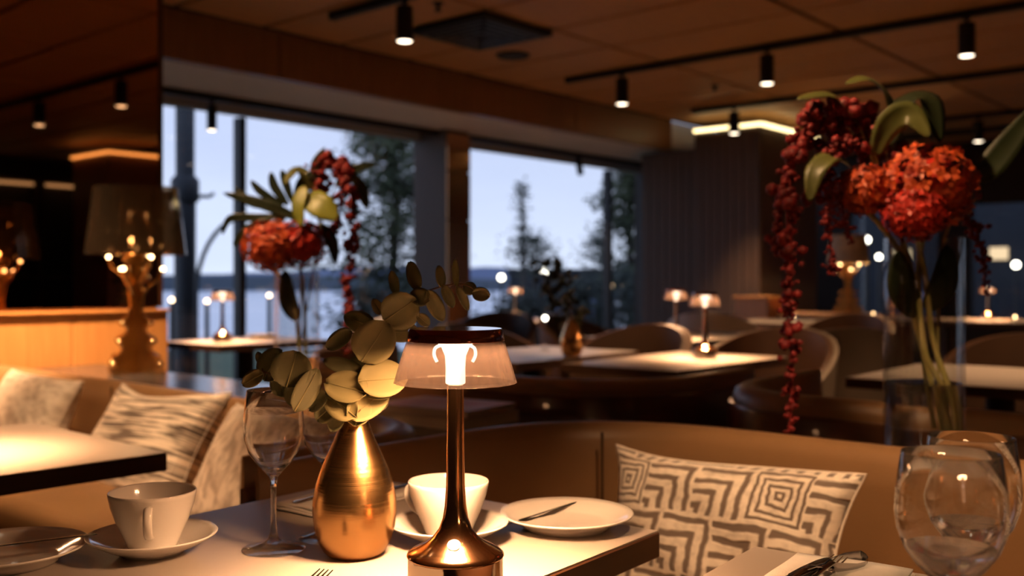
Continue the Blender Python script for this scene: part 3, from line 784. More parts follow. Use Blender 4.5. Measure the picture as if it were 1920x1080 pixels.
def leaf_mesh(mb, base, tip, width, nrm, cup=.12, curl=.10, n=8, m=4, point=1.0):
    """oval leaf from base to tip, facing nrm"""
    base, tip = Vector(base), Vector(tip); d = tip - base; L = d.length; d.normalize()
    s = d.cross(Vector(nrm)).normalized(); nn = s.cross(d).normalized(); vs, fs = [], []
    for i in range(n + 1):
        t = i / n; w = width * .5 * max(.03, (1 - abs(2 * t ** .92 - 1) ** 2.1)) ** .56
        for j in range(-m // 2, m // 2 + 1):
            q = j / (m / 2)
            vs.append(base + d * (t * L) + s * (q * w) + nn * (cup * width * q * q * .5 - curl * L * (t - .3) ** 2 - .02 * width * (1 - abs(q))))
    k = m + 1
    for i in range(n):
        for j in range(m): fs.append((i * k + j, i * k + j + 1, (i + 1) * k + j + 1, (i + 1) * k + j))
    mb.add(vs, fs); return mb
def solid(o, th=.0006):
    md = o.modifiers.new('thickness', 'SOLIDIFY'); md.thickness = th; md.offset = 0; return o

# eucalyptus: (px, py, length px, width px, direction deg (0 right, 90 up), face tilt (right, up), depth shift, pale: light painted into the leaf colour)
PXM = 1.124 / F
EUC = {
 'tall': dict(stem=[(664, 800, 0), (664, 762, 0), (684, 706, -.01), (700, 655, 0), (730, 605, .015), (775, 560, .02), (825, 538, .02), (868, 533, .015), (898, 548, .01)],
  label='tall eucalyptus branch arching right above the copper lamp', leaves=[
   (702, 641, 84, 66, 60, (.05, .3), -.012, 1), (751, 581, 74, 62, 35, (.1, -.2), .01, 0), (718, 711, 88, 56, 10, (.2, .55), -.018, 1),
   (645, 688, 86, 24, 155, (0, .6), -.004, 0), (636, 637, 58, 28, 215, (-.2, .3), .0, 0), (674, 604, 62, 34, 160, (.3, .2), .02, 0),
   (754, 622, 62, 34, 8, (.2, .5), .012, 1), (794, 600, 30, 18, -40, (.3, .3), .012, 1), (787, 557, 40, 30, 160, (-.1, .3), .012, 0),
   (816, 573, 66, 26, -60, (.3, 0), .015, 0), (777, 517, 58, 24, 115, (-.5, 0), .02, 0), (826, 518, 42, 16, 100, (.4, 0), .016, 0),
   (840, 556, 46, 18, -65, (.3, .1), .012, 0), (855, 511, 52, 12, 98, (-.8, 0), .014, 0), (868, 560, 50, 14, -55, (.7, .1), .01, 0),
   (902, 552, 34, 23, -8, (0, .2), .008, 0), (880, 541, 26, 22, 150, (.2, .3), .014, 0), (738, 530, 46, 16, 105, (.6, 0), .03, 0),
   (707, 575, 34, 16, 120, (.7, .2), .02, 1), (674, 684, 44, 30, 20, (0, .2), .016, 0)]),
 'short': dict(stem=[(668, 800, 0), (672, 770, -.005), (690, 752, -.012), (715, 742, -.02)],
  label='short eucalyptus sprig in painted lamplit tones spreading at the neck of the gold vase', leaves=[
   (650, 727, 84, 46, 160, (-.1, .6), -.02, 1), (640, 760, 74, 38, 140, (-.3, .55), -.022, 1), (690, 757, 84, 42, 35, (.3, .3), -.018, 1),
   (710, 742, 46, 12, 5, (.1, .8), -.024, 1), (711, 755, 34, 26, 0, (.2, .2), .006, 0), (672, 772, 52, 40, 80, (0, .35), -.018, 1)]),
 'left': dict(stem=[(660, 800, 0), (645, 775, -.004), (608, 752, -.008), (572, 726, -.01), (535, 712, -.005), (492, 696, 0)],
  label='drooping eucalyptus sprig reaching left over the wine glasses', leaves=[
   (547, 692, 68, 64, 75, (.1, .15), -.014, 0), (510, 684, 66, 46, 60, (-.45, .2), .0, 0), (474, 711, 44, 26, 210, (-.2, .5), -.004, 1),
   (575, 731, 84, 34, 55, (.55, .1), -.02, 0), (550, 738, 48, 28, 270, (.1, .2), -.01, 0), (596, 752, 50, 28, 215, (-.5, .2), -.012, 0),
   (610, 772, 46, 36, 225, (-.3, .4), -.016, 0), (487, 672, 26, 12, 110, (.5, 0), .01, 0), (528, 722, 44, 34, 280, (0, .3), -.004, 0), (630, 790, 40, 26, 250, (-.2, .3), -.02, 0)]),
}
for key, q in EUC.items():
    t = thing('eucalyptus_branch', q['label'], 'branch', (VP.x, VP.y, TZ + .10), 0, 'eucalyptus in the gold vase')
    o = Vector(t.location)
    st = [Vector((VP.x, VP.y, TZ + .02)) - o] + [at_depth(a, b, 1.124 + d) - o for a, b, d in q['stem']]
    sp_ = spline(st, 6)
    MB().tube(sp_, [.0017 - .0010 * i / len(sp_) for i in range(len(sp_))], 8).build('stem', 'twig', t, True)
    for (px, py, L, W, ang, (tr, tu), dd, pale) in q['leaves']:
        c = at_depth(px, py, 1.124 + dd) - o
        d2 = RIGHT * math.cos(R(ang)) + UP * math.sin(R(ang))
        nrm = (-VIEW + RIGHT * tr + UP * tu).normalized()
        d3 = (d2 - nrm * d2.dot(nrm)); d3 = d3.normalized() * (L * PXM / max(.45, Vector((d3.normalized().dot(RIGHT), d3.normalized().dot(UP))).length))
        foreshort = max(.5, nrm.dot(-VIEW))
        b = c - d3 * .5
        lf = leaf_mesh(MB(), b, c + d3 * .5, 1.18 * W * PXM / foreshort, nrm, rnd.uniform(.1, .3), rnd.uniform(.04, .16), 10, 6).build('leaf', 'eucalyptus_lit' if pale else 'eucalyptus_unlit', t, 'all')
        solid(lf)
        if pale or W > 30:
            MB().tube([b + nrm * .0006, c + nrm * (.0005 - .03 * W * PXM), c + d3 * .42 + nrm * .0002], [.0008, .0006, .0003], 5).build('midrib', 'eucalyptus_lit', lf)
        near = min(sp_, key=lambda p_: (p_ - b).length)
        MB().tube([near, near.lerp(b, .55) + UP * .001, b + d3 * .08], .0007, 5).build('leaf_stalk', 'twig', t)
# dark sprigs of the small far vase
t = thing('dark_sprig', 'bushy dark sprig in the small blurred gold vase', 'branch', (v2p[0], v2p[1], TZ + .14))
MB().tube([(0, 0, -.10), (0, 0, .05), RIGHT * -.03 + UP * .12], .003, 6).build('stem', 'twig', t)
fo = MB()
for k in range(130):
    u = rnd.random(); c = RIGHT * (-.105 * u + rnd.gauss(0, .035)) + UP * (.02 + .21 * u + rnd.gauss(0, .03)) + VIEW * rnd.gauss(0, .04)
    d = Vector((rnd.uniform(-1, 1), rnd.uniform(-1, 1), rnd.uniform(-.5, 1))).normalized() * rnd.uniform(.03, .05)
    leaf_mesh(fo, c, c + d, .022, d.orthogonal(), n=3, m=2)
fo.build('leaves', 'leaf_dark', t)['kind'] = 'stuff'

# ------------------------------------------------------------------ crockery
def lathe_part(prof, name, mat, parent, n=56): return MB().lathe(prof, n, caps=False).build(name, mat, parent, 'all')
SAUCER = [(.0, .0025), (.028, .0025), (.031, .0), (.034, .0), (.036, .003), (.050, .0085), (.0645, .0165), (.0705, .0205), (.0718, .0222), (.0708, .0230), (.0640, .0195), (.050, .0122), (.036, .0075), (.030, .0062), (.0285, .0075), (.027, .0060), (.0, .0060)]
CUP = [(.0, .003), (.022, .003), (.0245, .0), (.0265, .0), (.0275, .004), (.0330, .017), (.0400, .033), (.0455, .049), (.0478, .060), (.0482, .0635), (.0474, .0648), (.0462, .0632), (.0435, .049), (.0380, .033), (.0305, .016), (.0240, .0075), (.0, .006)]
PLATE = [(.0, .002), (.048, .002), (.050, .0), (.053, .0), (.056, .003), (.066, .0095), (.078, .0150), (.0832, .0175), (.0842, .0190), (.0830, .0198), (.075, .0168), (.064, .0118), (.055, .0072), (.050, .0052), (.0, .0048)]
def cup_and_saucer(px, py, hang, lc, ls):
    p = on_plane(px, py, TZ)
    s = thing('saucer', ls, 'saucer', p, 0, 'white saucers'); lathe_part(SAUCER, 'dish', 'porcelain', s)
    c = thing('coffee_cup', lc, 'cup', (p[0], p[1], TZ + .0062), 0, 'white coffee cups'); lathe_part(CUP, 'bowl', 'porcelain', c)
    d = (RIGHT * math.cos(R(hang)) + VIEW * math.sin(R(hang)))
    pts = [d * r + UP * z for r, z in ((.0435, .051), (.052, .0545), (.0605, .050), (.0625, .040), (.056, .028), (.044, .021), (.0315, .018))]
    sp2 = spline(pts, 6); side = d.cross(UP)
    mb = MB(); vs, fs = [], []
    for i, q in enumerate(sp2):
        tg = (sp2[min(i + 1, len(sp2) - 1)] - sp2[max(i - 1, 0)]).normalized(); nn = tg.cross(side).normalized()
        for k in range(10):
            a = 2 * math.pi * k / 10; vs.append(q + side * (.0048 * math.cos(a)) + nn * (.0026 * math.sin(a)))
    for i in range(len(sp2) - 1):
        for k in range(10): k2 = (k + 1) % 10; fs.append((i * 10 + k, i * 10 + k2, (i + 1) * 10 + k2, (i + 1) * 10 + k))
    mb.add(vs, fs).build('handle', 'porcelain', c, 'all')
cup_and_saucer(286, 1036, -75, 'white coffee cup at the left, handle turned towards the viewer', 'white saucer under the left coffee cup')
cup_and_saucer(841, 1012, 148, 'white coffee cup glowing behind the copper lamp', 'white saucer under the cup behind the copper lamp')
def plate(px, py, label, z=TZ):
    p = on_plane(px, py, z); t = thing('side_plate', label, 'plate', p, 0, 'white side plates'); lathe_part(PLATE, 'dish', 'porcelain', t); return p
pr = plate(1062, 988, 'white side plate with a knife near the table corner')
pl = plate(12, 1056, 'white side plate cut by the left frame edge')
plate(492, 634, 'white plate added for the window reflection on the left window table')  # added in place of the window's reflection on the tabletop

def utensil(name, label, outline, p, ang, pitch=0.0, roll=0.0, mat='steel', tines=0, bowl=0.0, cat='cutlery', handle_mat=None, zoff=0.0):
    """outline: (x, half width, z) samples from the handle end; ang is the heading in the camera's ground plane"""
    d = RIGHT * math.cos(R(ang)) + VIEW * math.sin(R(ang))
    t = thing(name, label, cat, p, math.atan2(d.y, d.x), 'cutlery on the tables'); t.rotation_euler = (R(roll), R(-pitch), math.atan2(d.y, d.x))
    def strip(samples):
        vs, fs = [], []; m = 4
        for (x, w, z) in samples:
            for top in (1, -1):
                for j in range(m + 1):
                    q = -1 + 2 * j / m
                    dip = -bowl * (1 - q * q) * max(0, w - .0045) * 30 if bowl and x > .10 else 0
                    vs.append((x, q * w, z + dip + top * .0010 * (1 - .5 * q * q)))
        k = 2 * (m + 1)
        for i in range(len(samples) - 1):
            for j in range(m):
                fs.append((i * k + j, i * k + j + 1, (i + 1) * k + j + 1, (i + 1) * k + j))
                fs.append((i * k + m + 1 + j, (i + 1) * k + m + 1 + j, (i + 1) * k + m + 2 + j, i * k + m + 2 + j))
            fs.append((i * k, (i + 1) * k, (i + 1) * k + m + 1, i * k + m + 1)); fs.append((i * k + m, i * k + 2 * m + 1, (i + 1) * k + 2 * m + 1, (i + 1) * k + m))
        e_ = (len(samples) - 1) * k
        fs.append(tuple(range(m + 1)) + tuple(range(2 * m + 1, m, -1))); fs.append(tuple(e_ + j for j in range(m + 1)) + tuple(e_ + j for j in range(2 * m + 1, m, -1)))
        return vs, fs
    split = next(i for i, s in enumerate(outline) if s[0] >= .095)
    MB().add(*strip(outline[:split + 1])).build('handle', handle_mat or mat, t, True)
    MB().add(*strip(outline[split:])).build('blade' if name == 'table_knife' else ('head' if tines else 'bowl'), mat, t, True)
    xe, we, ze = outline[-1]
    for k in range(tines):
        yy = -we + 2 * we * (k + .5) / tines
        MB().tube([(xe - .002, yy, ze), (xe + .02, yy, ze - .002), (xe + .042, yy * .96, ze + .003)], [.0013, .0012, .0006], 6).build('tine', mat, t, True)
    return t
KNIFE = [(0, .0035, .0), (.003, .0050, 0), (.02, .0058, 0), (.07, .0048, 0), (.095, .0042, 0), (.10, .0060, 0), (.13, .0080, 0), (.165, .0082, 0), (.18, .0062, 0), (.187, .0015, 0)]
FORK = [(0, .0050, .0), (.004, .0062, 0), (.03, .0052, .001), (.08, .0032, .006), (.10, .0032, .009), (.115, .0050, .009), (.125, .0090, .006), (.138, .0105, .003)]
SPOON = [(0, .0055, .0), (.004, .0066, 0), (.03, .0055, .001), (.08, .0034, .006), (.10, .0036, .008), (.112, .0090, .006), (.125, .0145, .004), (.14, .0160, .003), (.155, .0130, .004), (.163, .0070, .005), (.166, .0015, .006)]
# knife lying over the right plate: handle up at the back right
hp = at_depth(1090, 938, 1.335); bp_ = at_depth(946, 984, 1.235)
dv = bp_ - hp; ang = math.degrees(math.atan2(dv.dot(VIEW), dv.dot(RIGHT)))
pit = math.degrees(math.atan2(dv.z, math.hypot(dv.dot(VIEW), dv.dot(RIGHT))))
utensil('table_knife', 'dark steel knife resting across the right side plate', KNIFE, (hp.x, hp.y, hp.z), ang, pit, 20, 'steel_dark')
hp = at_depth(182, 1033, 1.12); bp_ = at_depth(-40, 1066, 1.06)
hp.z = bp_.z = TZ + .0245
dv = bp_ - hp
utensil('table_knife', 'dark steel knife lying over the left side plate', KNIFE, tuple(hp), math.degrees(math.atan2(dv.dot(VIEW), dv.dot(RIGHT))), 0, 10, 'steel_dark')
p = on_plane(612, 1082, TZ); q = Vector(p) - (VIEW * .17 + RIGHT * .06)
utensil('table_fork', 'fork whose dark tine tips show at the bottom edge below the gold vase', FORK, (q.x, q.y, TZ + .002), math.degrees(math.atan2(.17, .06)), 0, 0, 'steel_dark', tines=4)

def napkin(label, c, L, W, rz, group='folded white napkins'):
    t = thing('napkin', label, 'napkin', (c[0], c[1], TZ), rz, group)
    for k in range(3):
        vs, fs = [], []; n, m = 14, 6; s = 1 - .015 * k
        for i in range(n + 1):
            for j in range(m + 1):
                u, v = i / n - .5, j / m - .5
                vs.append((u * L * s + .002 * k, v * W * s, .0022 + k * .0026 + .0012 * math.sin(u * 7 + k) * math.cos(v * 5 + k * 2) + .0006))
        for i in range(n):
            for j in range(m): fs.append((i * (m + 1) + j, i * (m + 1) + j + 1, (i + 1) * (m + 1) + j + 1, (i + 1) * (m + 1) + j))
        o_ = MB().add(vs, fs).build('fold', 'linen', t, True); md = o_.modifiers.new('thickness', 'SOLIDIFY'); md.thickness = .0022; md.offset = 0
    return t
napkin('folded white napkin behind the gold vase', (.905, 1.085), .20, .10, R(3))
nc = rot_corner(1.062, .549, -.130, -.128, 5)
napkin('folded white napkin with spoon at the bottom right', nc, .21, .125, R(8))
q = Vector((.82, 1.10, TZ + .0105))
utensil('table_fork', 'fork on the napkin behind the gold vase', FORK, tuple(q), math.degrees(math.atan2(Vector((1, .06, 0)).dot(VIEW), Vector((1, .06, 0)).dot(RIGHT))), 0, 0, 'steel', tines=4)
q = Vector((.84, 1.06, TZ + .0105))
utensil('table_knife', 'knife on the napkin behind the gold vase', KNIFE, tuple(q), math.degrees(math.atan2(Vector((1, .06, 0)).dot(VIEW), Vector((1, .06, 0)).dot(RIGHT))), 0, 0, 'steel')
NZ = TZ + .0115
sb = Vector(on_plane(1598, 1052, NZ)); d_ = (RIGHT * .52 + VIEW * .55).normalized(); q = sb - d_ * .145
utensil('table_spoon', 'spoon with dark bowl on the bottom right napkin', SPOON, (q.x, q.y, NZ), math.degrees(math.atan2(.55, .52)), 0, 0, 'steel', bowl=.5)
sb = Vector(on_plane(1548, 1052, NZ)); q = sb - d_ * .17
utensil('table_knife', 'knife beside the spoon on the bottom right napkin', KNIFE, (q.x, q.y, NZ), math.degrees(math.atan2(.55, .52)), 0, 0, 'steel_dark')
sb = Vector(on_plane(1570, 1056, NZ)); q = sb - d_ * .172
utensil('table_fork', 'fork between knife and spoon on the bottom right napkin', FORK, (q.x, q.y, NZ), math.degrees(math.atan2(.55, .52)), 0, 0, 'steel', tines=4)

# ------------------------------------------------------------------ wine glasses
def wine_glass(label, p, k, water=None, kz=None):
    t = thing('wine_glass', label, 'wine glass', (p[0], p[1], TZ), 0, 'clear wine glasses')
    S = k; Z = kz or k
    bowl = [(.0034, .072), (.0046, .083), (.011, .0905), (.0205, .1005), (.0285, .113), (.0330, .127), (.0345, .141), (.0335, .158), (.0302, .1835), (.0299, .1840), (.0295, .1835), (.0328, .158), (.0338, .141), (.0323, .1275), (.0278, .114), (.0198, .1022), (.0103, .0930), (.0, .0905)]
    foot = [(.0, .0006), (.0350, .0005), (.0362, .0009), (.0358, .0015), (.024, .0036), (.012, .0075), (.0062, .0125), (.0042, .020), (.0034, .033), (.0032, .055), (.0034, .072), (.0, .0722)]
    MB().lathe([(r * S, z * Z) for r, z in bowl], 64, caps=False).build('bowl', 'clear_glass', t, 'all')
    MB().lathe([(r * S, z * Z) for r, z in foot], 56, caps=False).build('stem_and_foot', 'foot_glass', t, 'all')
    if water:
        inner = [(.0, .0908), (.0100, .0934), (.0194, .1026), (.0273, .1143), (.0318, .1278), (.0333, .141)]
        w = [(r * S, z * Z) for r, z in inner if z < water]
        for (r0, z0_), (r1, z1_) in zip(inner[:-1], inner[1:]):
            if z0_ <= water <= z1_: w.append(((r0 + (r1 - r0) * (water - z0_) / (z1_ - z0_)) * S, water * Z))
        w.append((.0, water * Z))
        MB().lathe(w, 56, caps=False).build('water', 'water', t, True)
wine_glass('empty wine glass left of the gold vase, standing free', on_plane(513, 1030, TZ), 1.0)
wine_glass('empty wine glass half hidden behind the gold vase', on_plane(617, 1008, TZ), 1.0)
g1 = c2r((1783 - 960) / F * .725, .725); g2 = c2r((1821 - 960) / F * .800, .800)
wine_glass('nearer wine glass with water at the right edge, rim lower', g1, 1.13, .115, 1.003)
wine_glass('farther wine glass with water at the right edge, rim higher', g2, 1.08, .114, 1.003)

# ------------------------------------------------------------------ cushions
def cushion(label, c, W, H, T, mat, rz, tilt, roll=0.0, seed=0):
    t = thing('cushion', label, 'cushion', c, 0, 'scatter cushions'); t.rotation_euler = (R(tilt), R(roll), rz)
    r = random.Random(seed); ph = [r.uniform(0, 6.28) for _ in range(6)]
    n, m = 36, 28; vs, fs, uv = [], [], []
    for side in (1, -1):
        for i in range(n + 1):
            for j in range(m + 1):
                u, v = -1 + 2 * i / n, -1 + 2 * j / m
                x_ = W / 2 * u * (1 - .15 * (1 - v * v) * abs(u) ** 2); z_ = H / 2 * v * (1 - .17 * (1 - u * u) * abs(v) ** 2)
                z_ += .012 * math.sin(u * 2.2 + ph[0]) * (v + 1) / 2
                th = T / 2 * max(0, (1 - u * u) * (1 - v * v)) ** .42
                th += .006 * math.sin(u * 6 + ph[1] + v * 2) * math.cos(v * 5 + ph[2]) * (1 - max(abs(u), abs(v)) ** 4)
                vs.append((x_, -side * (th + .003), z_)); uv.append(((u + 1) / 2, (v + 1) / 2))
    k = (n + 1) * (m + 1)
    for s in range(2):
        for i in range(n):
            for j in range(m):
                a, b, c_, d = s * k + i * (m + 1) + j, s * k + (i + 1) * (m + 1) + j, s * k + (i + 1) * (m + 1) + j + 1, s * k + i * (m + 1) + j + 1
                fs.append((a, b, c_, d) if s == 0 else (d, c_, b, a))
    rim = [(i, 0) for i in range(n)] + [(n, j) for j in range(m)] + [(i, m) for i in range(n, 0, -1)] + [(0, j) for j in range(m, 0, -1)]
    for q in range(len(rim)):
        a = rim[q][0] * (m + 1) + rim[q][1]; b = rim[(q + 1) % len(rim)]; b = b[0] * (m + 1) + b[1]
        fs.append((a, b, b + k, a + k))
    MB().add(vs, fs).build('cover', mat, t, 'all', uv=uv)
    pts = [Vector(vs[i * (m + 1) + j]) * 1.0 for i, j in rim]; pts = [Vector((p_.x, 0, p_.z)) for p_ in pts] + [Vector((vs[0][0], 0, vs[0][2]))]
    MB().tube(pts, .0030, 6, caps=False).build('piping', mat, t, True)
cushion('cushion with a cut-velvet maze pattern on the foreground booth', (1.515, .850, .605), .475, .31, .13, 'fabric_maze', R(-90), -14, 1.0, 1)
cushion('cushion with silvery horizontal streaks, middle of the left three', (1.325, 2.41, .622), .50, .34, .15, 'fabric_streak', R(-88), -28, 1, 2)
cushion('plain cream cushion, leftmost on the left booth', (1.345, 3.17, .625), .50, .31, .15, 'fabric_cream', R(-90), -24, 1, 3)
cushion('mottled beige cushion behind the free-standing wine glass', (1.235, 1.81, .632), .40, .33, .14, 'fabric_mottled', R(-97), -26, 0, 4)
cushion('streaky cushion at the right frame edge behind the wine glasses', (1.46, .12, .61), .46, .31, .13, 'fabric_streak', R(-96), -14, 0, 5)

# ------------------------------------------------------------------ flower arrangements in tall glass cylinders
def long_leaf(mb, path, width, nrm_hint, fold=.18, n=6):
    P = spline(path, n); vs, fs = [], []; N = len(P); m = 4
    for i, p in enumerate(P):
        t = i / (N - 1); d = (P[min(i + 1, N - 1)] - P[max(i - 1, 0)]).normalized()
        s = d.cross(Vector(nrm_hint)).normalized(); nn = s.cross(d)
        w = width * .5 * max(.04, math.sin(math.pi * min(1, .06 + .94 * t)) ** .7)
        for j in range(m + 1):
            q = -1 + 2 * j / m; vs.append(p + s * q * w + nn * (fold * w * abs(q)))
    for i in range(N - 1):
        for j in range(m): fs.append((i * 5 + j, i * 5 + j + 1, (i + 1) * 5 + j + 1, (i + 1) * 5 + j))
    mb.add(vs, fs); return mb
def tall_vase(label, px, Y, r, h, water_h, group='tall glass flower vases'):
    x, y = c2r((px - 960) / F * Y, Y); z = .7005
    v = thing('glass_vase', label, 'vase', (x, y, z), 0, group)
    MB().lathe([(.0, .0), (r, .0), (r + .001, .003), (r + .001, h - .001), (r, h), (r - .003, h), (r - .004, h - .002), (r - .004, .014), (.0, .012)], 56, caps=False).build('cylinder', 'vase_glass', v, True)
    MB().lathe([(.0, .0125), (r - .0045, .0145), (r - .0045, water_h), (.0, water_h)], 48, caps=False).build('water', 'water', v, True)
    return Vector((x, y, z))
def strand(label, pts, Y, r0, r1, seed, stem=None, group='hanging red amaranth'):
    r = random.Random(seed)
    P = [at_depth(a, b, Y + d) for a, b, d in pts]; t = thing('amaranth', label, 'flower', tuple(P[0]), 0, group); o = P[0].copy()
    S = spline([p - o for p in P], 10)
    MB().tube(S, [.0024] * len(S), 6).build('stem', 'amaranth', t)
    if stem: MB().tube(spline([at_depth(a, b, Y + d) - o for a, b, d in stem], 6), .0030, 7).build('stalk', 'stem_green', t, True)
    mb = MB(); L = sum((S[i + 1] - S[i]).length for i in range(len(S) - 1)); nb = int(L / (r0 * .11))
    for k in range(nb):
        s = k / nb; p = S[min(len(S) - 1, int(s * len(S)))]; rr = (r0 + (r1 - r0) * s) * r.uniform(.75, 1.15) * (1 + .25 * math.sin(s * L / r0 * 1.9))
        p = p + Vector((r.gauss(0, 1), r.gauss(0, 1), r.gauss(0, .6))) * rr * .50
        mb.ball(p, rr * r.uniform(.30, .58), 1, (1, 1, r.uniform(.8, 1.1)))
    q = mb.build('tassel', 'amaranth', t, 'all'); q['kind'] = 'stuff'
def hydrangea(label, px, py, Y, rpx, mat, seed, stem, squash=.86, group='hydrangea blooms'):
    r = random.Random(seed); c = at_depth(px, py, Y); R0 = rpx * Y / F
    t = thing('hydrangea', label, 'flower', tuple(c), 0, group)
    MB().ball((0, 0, 0), R0 * .80, 2, (1, 1, squash)).build('bloom_core', 'hydrangea_red', t, 'all')
    mb = MB(); n = 300
    for k in range(n):
        z = 1 - 2 * (k + .5) / n; a = k * 2.39996; q = math.sqrt(1 - z * z)
        d = Vector((q * math.cos(a), q * math.sin(a), z)); d = (d + Vector((r.gauss(0, .1), r.gauss(0, .1), r.gauss(0, .1)))).normalized()
        p = Vector((d.x, d.y, d.z * squash)) * R0 * r.uniform(.84, 1.06)
        s = d.orthogonal().normalized(); u = d.cross(s); tw = r.uniform(0, 6.28); L = R0 * r.uniform(.14, .20)
        tilt = Vector((r.gauss(0, .3), r.gauss(0, .3), r.gauss(0, .3)))
        for w in range(4):
            a2 = tw + w * math.pi / 2; e1 = (s * math.cos(a2) + u * math.sin(a2)); e2 = (-s * math.sin(a2) + u * math.cos(a2))
            lift = (d + tilt) * L * r.uniform(.15, .5)
            mb.add([p, p + e1 * L * .55 + e2 * L * .42 + lift * .5, p + e1 * L + lift, p + e1 * L * .55 - e2 * L * .42 + lift * .5], [(0, 1, 2, 3)])
    q = mb.build('florets', mat, t, 'all'); q['kind'] = 'stuff'
    MB().tube(spline([at_depth(a, b, Y + dd) - c for a, b, dd in stem], 8), .0055, 8).build('stem', 'stem_green', t, True)
def leaf_thing(name, label, pts, Y, wpx, mat, hint=(0, 0, 1), stalk=None, group='large leaves in the flower vases'):
    P = [at_depth(a, b, Y + d) for a, b, d in pts]; t = thing(name, label, 'leaf', tuple(P[0]), 0, group); o = P[0].copy()
    solid(long_leaf(MB(), [p - o for p in P], wpx * Y / F, hint).build('leaf_blade', mat, t, 'all'), .001)
    if stalk: MB().tube(spline([P[0] - o] + [at_depth(a, b, Y + d) - o for a, b, d in stalk], 6), .0024, 6).build('leaf_stalk', 'stem_green', t, True)

YR = 1.893
tall_vase('tall clear glass cylinder of red flowers at the right', 1732, YR, .072, .44, .165)
hydrangea('large orange-red hydrangea head in the right vase', 1738, 352, YR - .02, 86, 'hydrangea_orange', 11, [(1738, 400, 0), (1722, 520, .01), (1735, 660, .0), (1772, 740, .0), (1785, 850, 0)])
hydrangea('smaller orange hydrangea head left of the large one', 1622, 358, YR - .01, 52, 'hydrangea_orange', 12, [(1622, 390, 0), (1690, 480, .02), (1715, 600, .02), (1752, 740, .02), (1770, 850, .02)])
hydrangea('scarlet hydrangea head below the large orange one', 1716, 400, YR - .06, 58, 'hydrangea_red', 13, [(1716, 430, .03), (1735, 520, .05), (1750, 640, .05), (1790, 760, .03), (1800, 840, .03)])
ST = [(1640, 330, .01), (1690, 450, .02), (1720, 600, .02), (1745, 800, .02)]
strand('long red amaranth tassel hanging far down left of the right vase', [(1640, 270, .02), (1585, 205, .01), (1525, 215, 0), (1492, 290, -.02), (1476, 400, -.03), (1482, 500, -.03), (1476, 590, -.03), (1486, 680, -.03), (1480, 810, -.03)], YR, .026, .015, 31, ST)
strand('short thick red tassel at the far left of the right flowers', [(1630, 290, .03), (1560, 235, .02), (1505, 260, .02), (1472, 340, .02), (1458, 430, .02), (1466, 480, .02)], YR, .024, .016, 32, ST)
strand('thin red tassel ending beside the far baroque lamp', [(1620, 280, 0), (1572, 270, -.01), (1556, 340, -.02), (1556, 420, -.02), (1560, 512, -.02)], YR, .016, .011, 33, ST)
strand('small red tassel tucked under the smaller orange bloom', [(1640, 320, 0), (1590, 330, -.01), (1578, 390, -.01), (1596, 452, -.01)], YR, .014, .009, 34, ST)
strand('red tassel filling the top left of the right flowers', [(1670, 280, .03), (1640, 225, .03), (1575, 225, .03), (1545, 290, .02), (1520, 370, .02)], YR, .027, .018, 35, ST)
strand('dark red tassel hanging right of the large orange bloom', [(1790, 400, .06), (1822, 420, .06), (1840, 470, .06), (1848, 548, .06)], YR, .018, .010, 36, [(1780, 420, .06), (1760, 520, .03), (1760, 780, .01)])
SK = [(1690, 440, .03), (1730, 600, .02), (1755, 820, .02)]
V3 = tuple((-VIEW * .5 + UP).normalized())
leaf_thing('broad_leaf', 'olive leaf at the top left of the right flowers', [(1610, 235, 0), (1560, 182, -.01), (1495, 186, -.03)], YR, 38, 'leaf_olive', V3, SK)
leaf_thing('broad_leaf', 'olive leaf arching over the top of the right flowers', [(1690, 270, .02), (1660, 180, .01), (1625, 150, 0), (1585, 158, -.01)], YR, 40, 'leaf_olive', V3, SK)
leaf_thing('broad_leaf', 'large dark leaf drooping above the big orange bloom', [(1660, 275, .01), (1695, 200, 0), (1740, 188, -.02), (1762, 268, -.04)], YR, 62, 'leaf_dark', V3, SK)
leaf_thing('broad_leaf', 'dark green leaf between the top tassel and the big bloom', [(1640, 290, -.01), (1665, 235, -.02), (1705, 215, -.03), (1742, 258, -.05)], YR, 52, 'leaf_olive', tuple(-VIEW), SK)
leaf_thing('broad_leaf', 'folded olive leaf hanging left of the smaller orange bloom', [(1610, 330, 0), (1565, 296, -.03), (1530, 320, -.05), (1518, 378, -.06)], YR, 44, 'leaf_olive', V3, SK)
leaf_thing('broad_leaf', 'long dark leaf reaching to the right frame edge', [(1790, 340, .02), (1850, 318, .02), (1900, 260, .02), (1950, 190, .02)], YR, 52, 'leaf_dark', tuple((-VIEW + UP * .6).normalized()), SK)
leaf_thing('broad_leaf', 'dark leaf inside the mouth of the right glass vase, left side', [(1720, 590, 0), (1690, 540, -.03), (1685, 470, -.04)], YR, 56, 'leaf_dark', tuple(-VIEW))
leaf_thing('broad_leaf', 'dark leaf inside the mouth of the right glass vase, right side', [(1738, 580, 0), (1768, 530, -.02), (1775, 460, -.03)], YR, 52, 'leaf_dark', tuple(-VIEW))

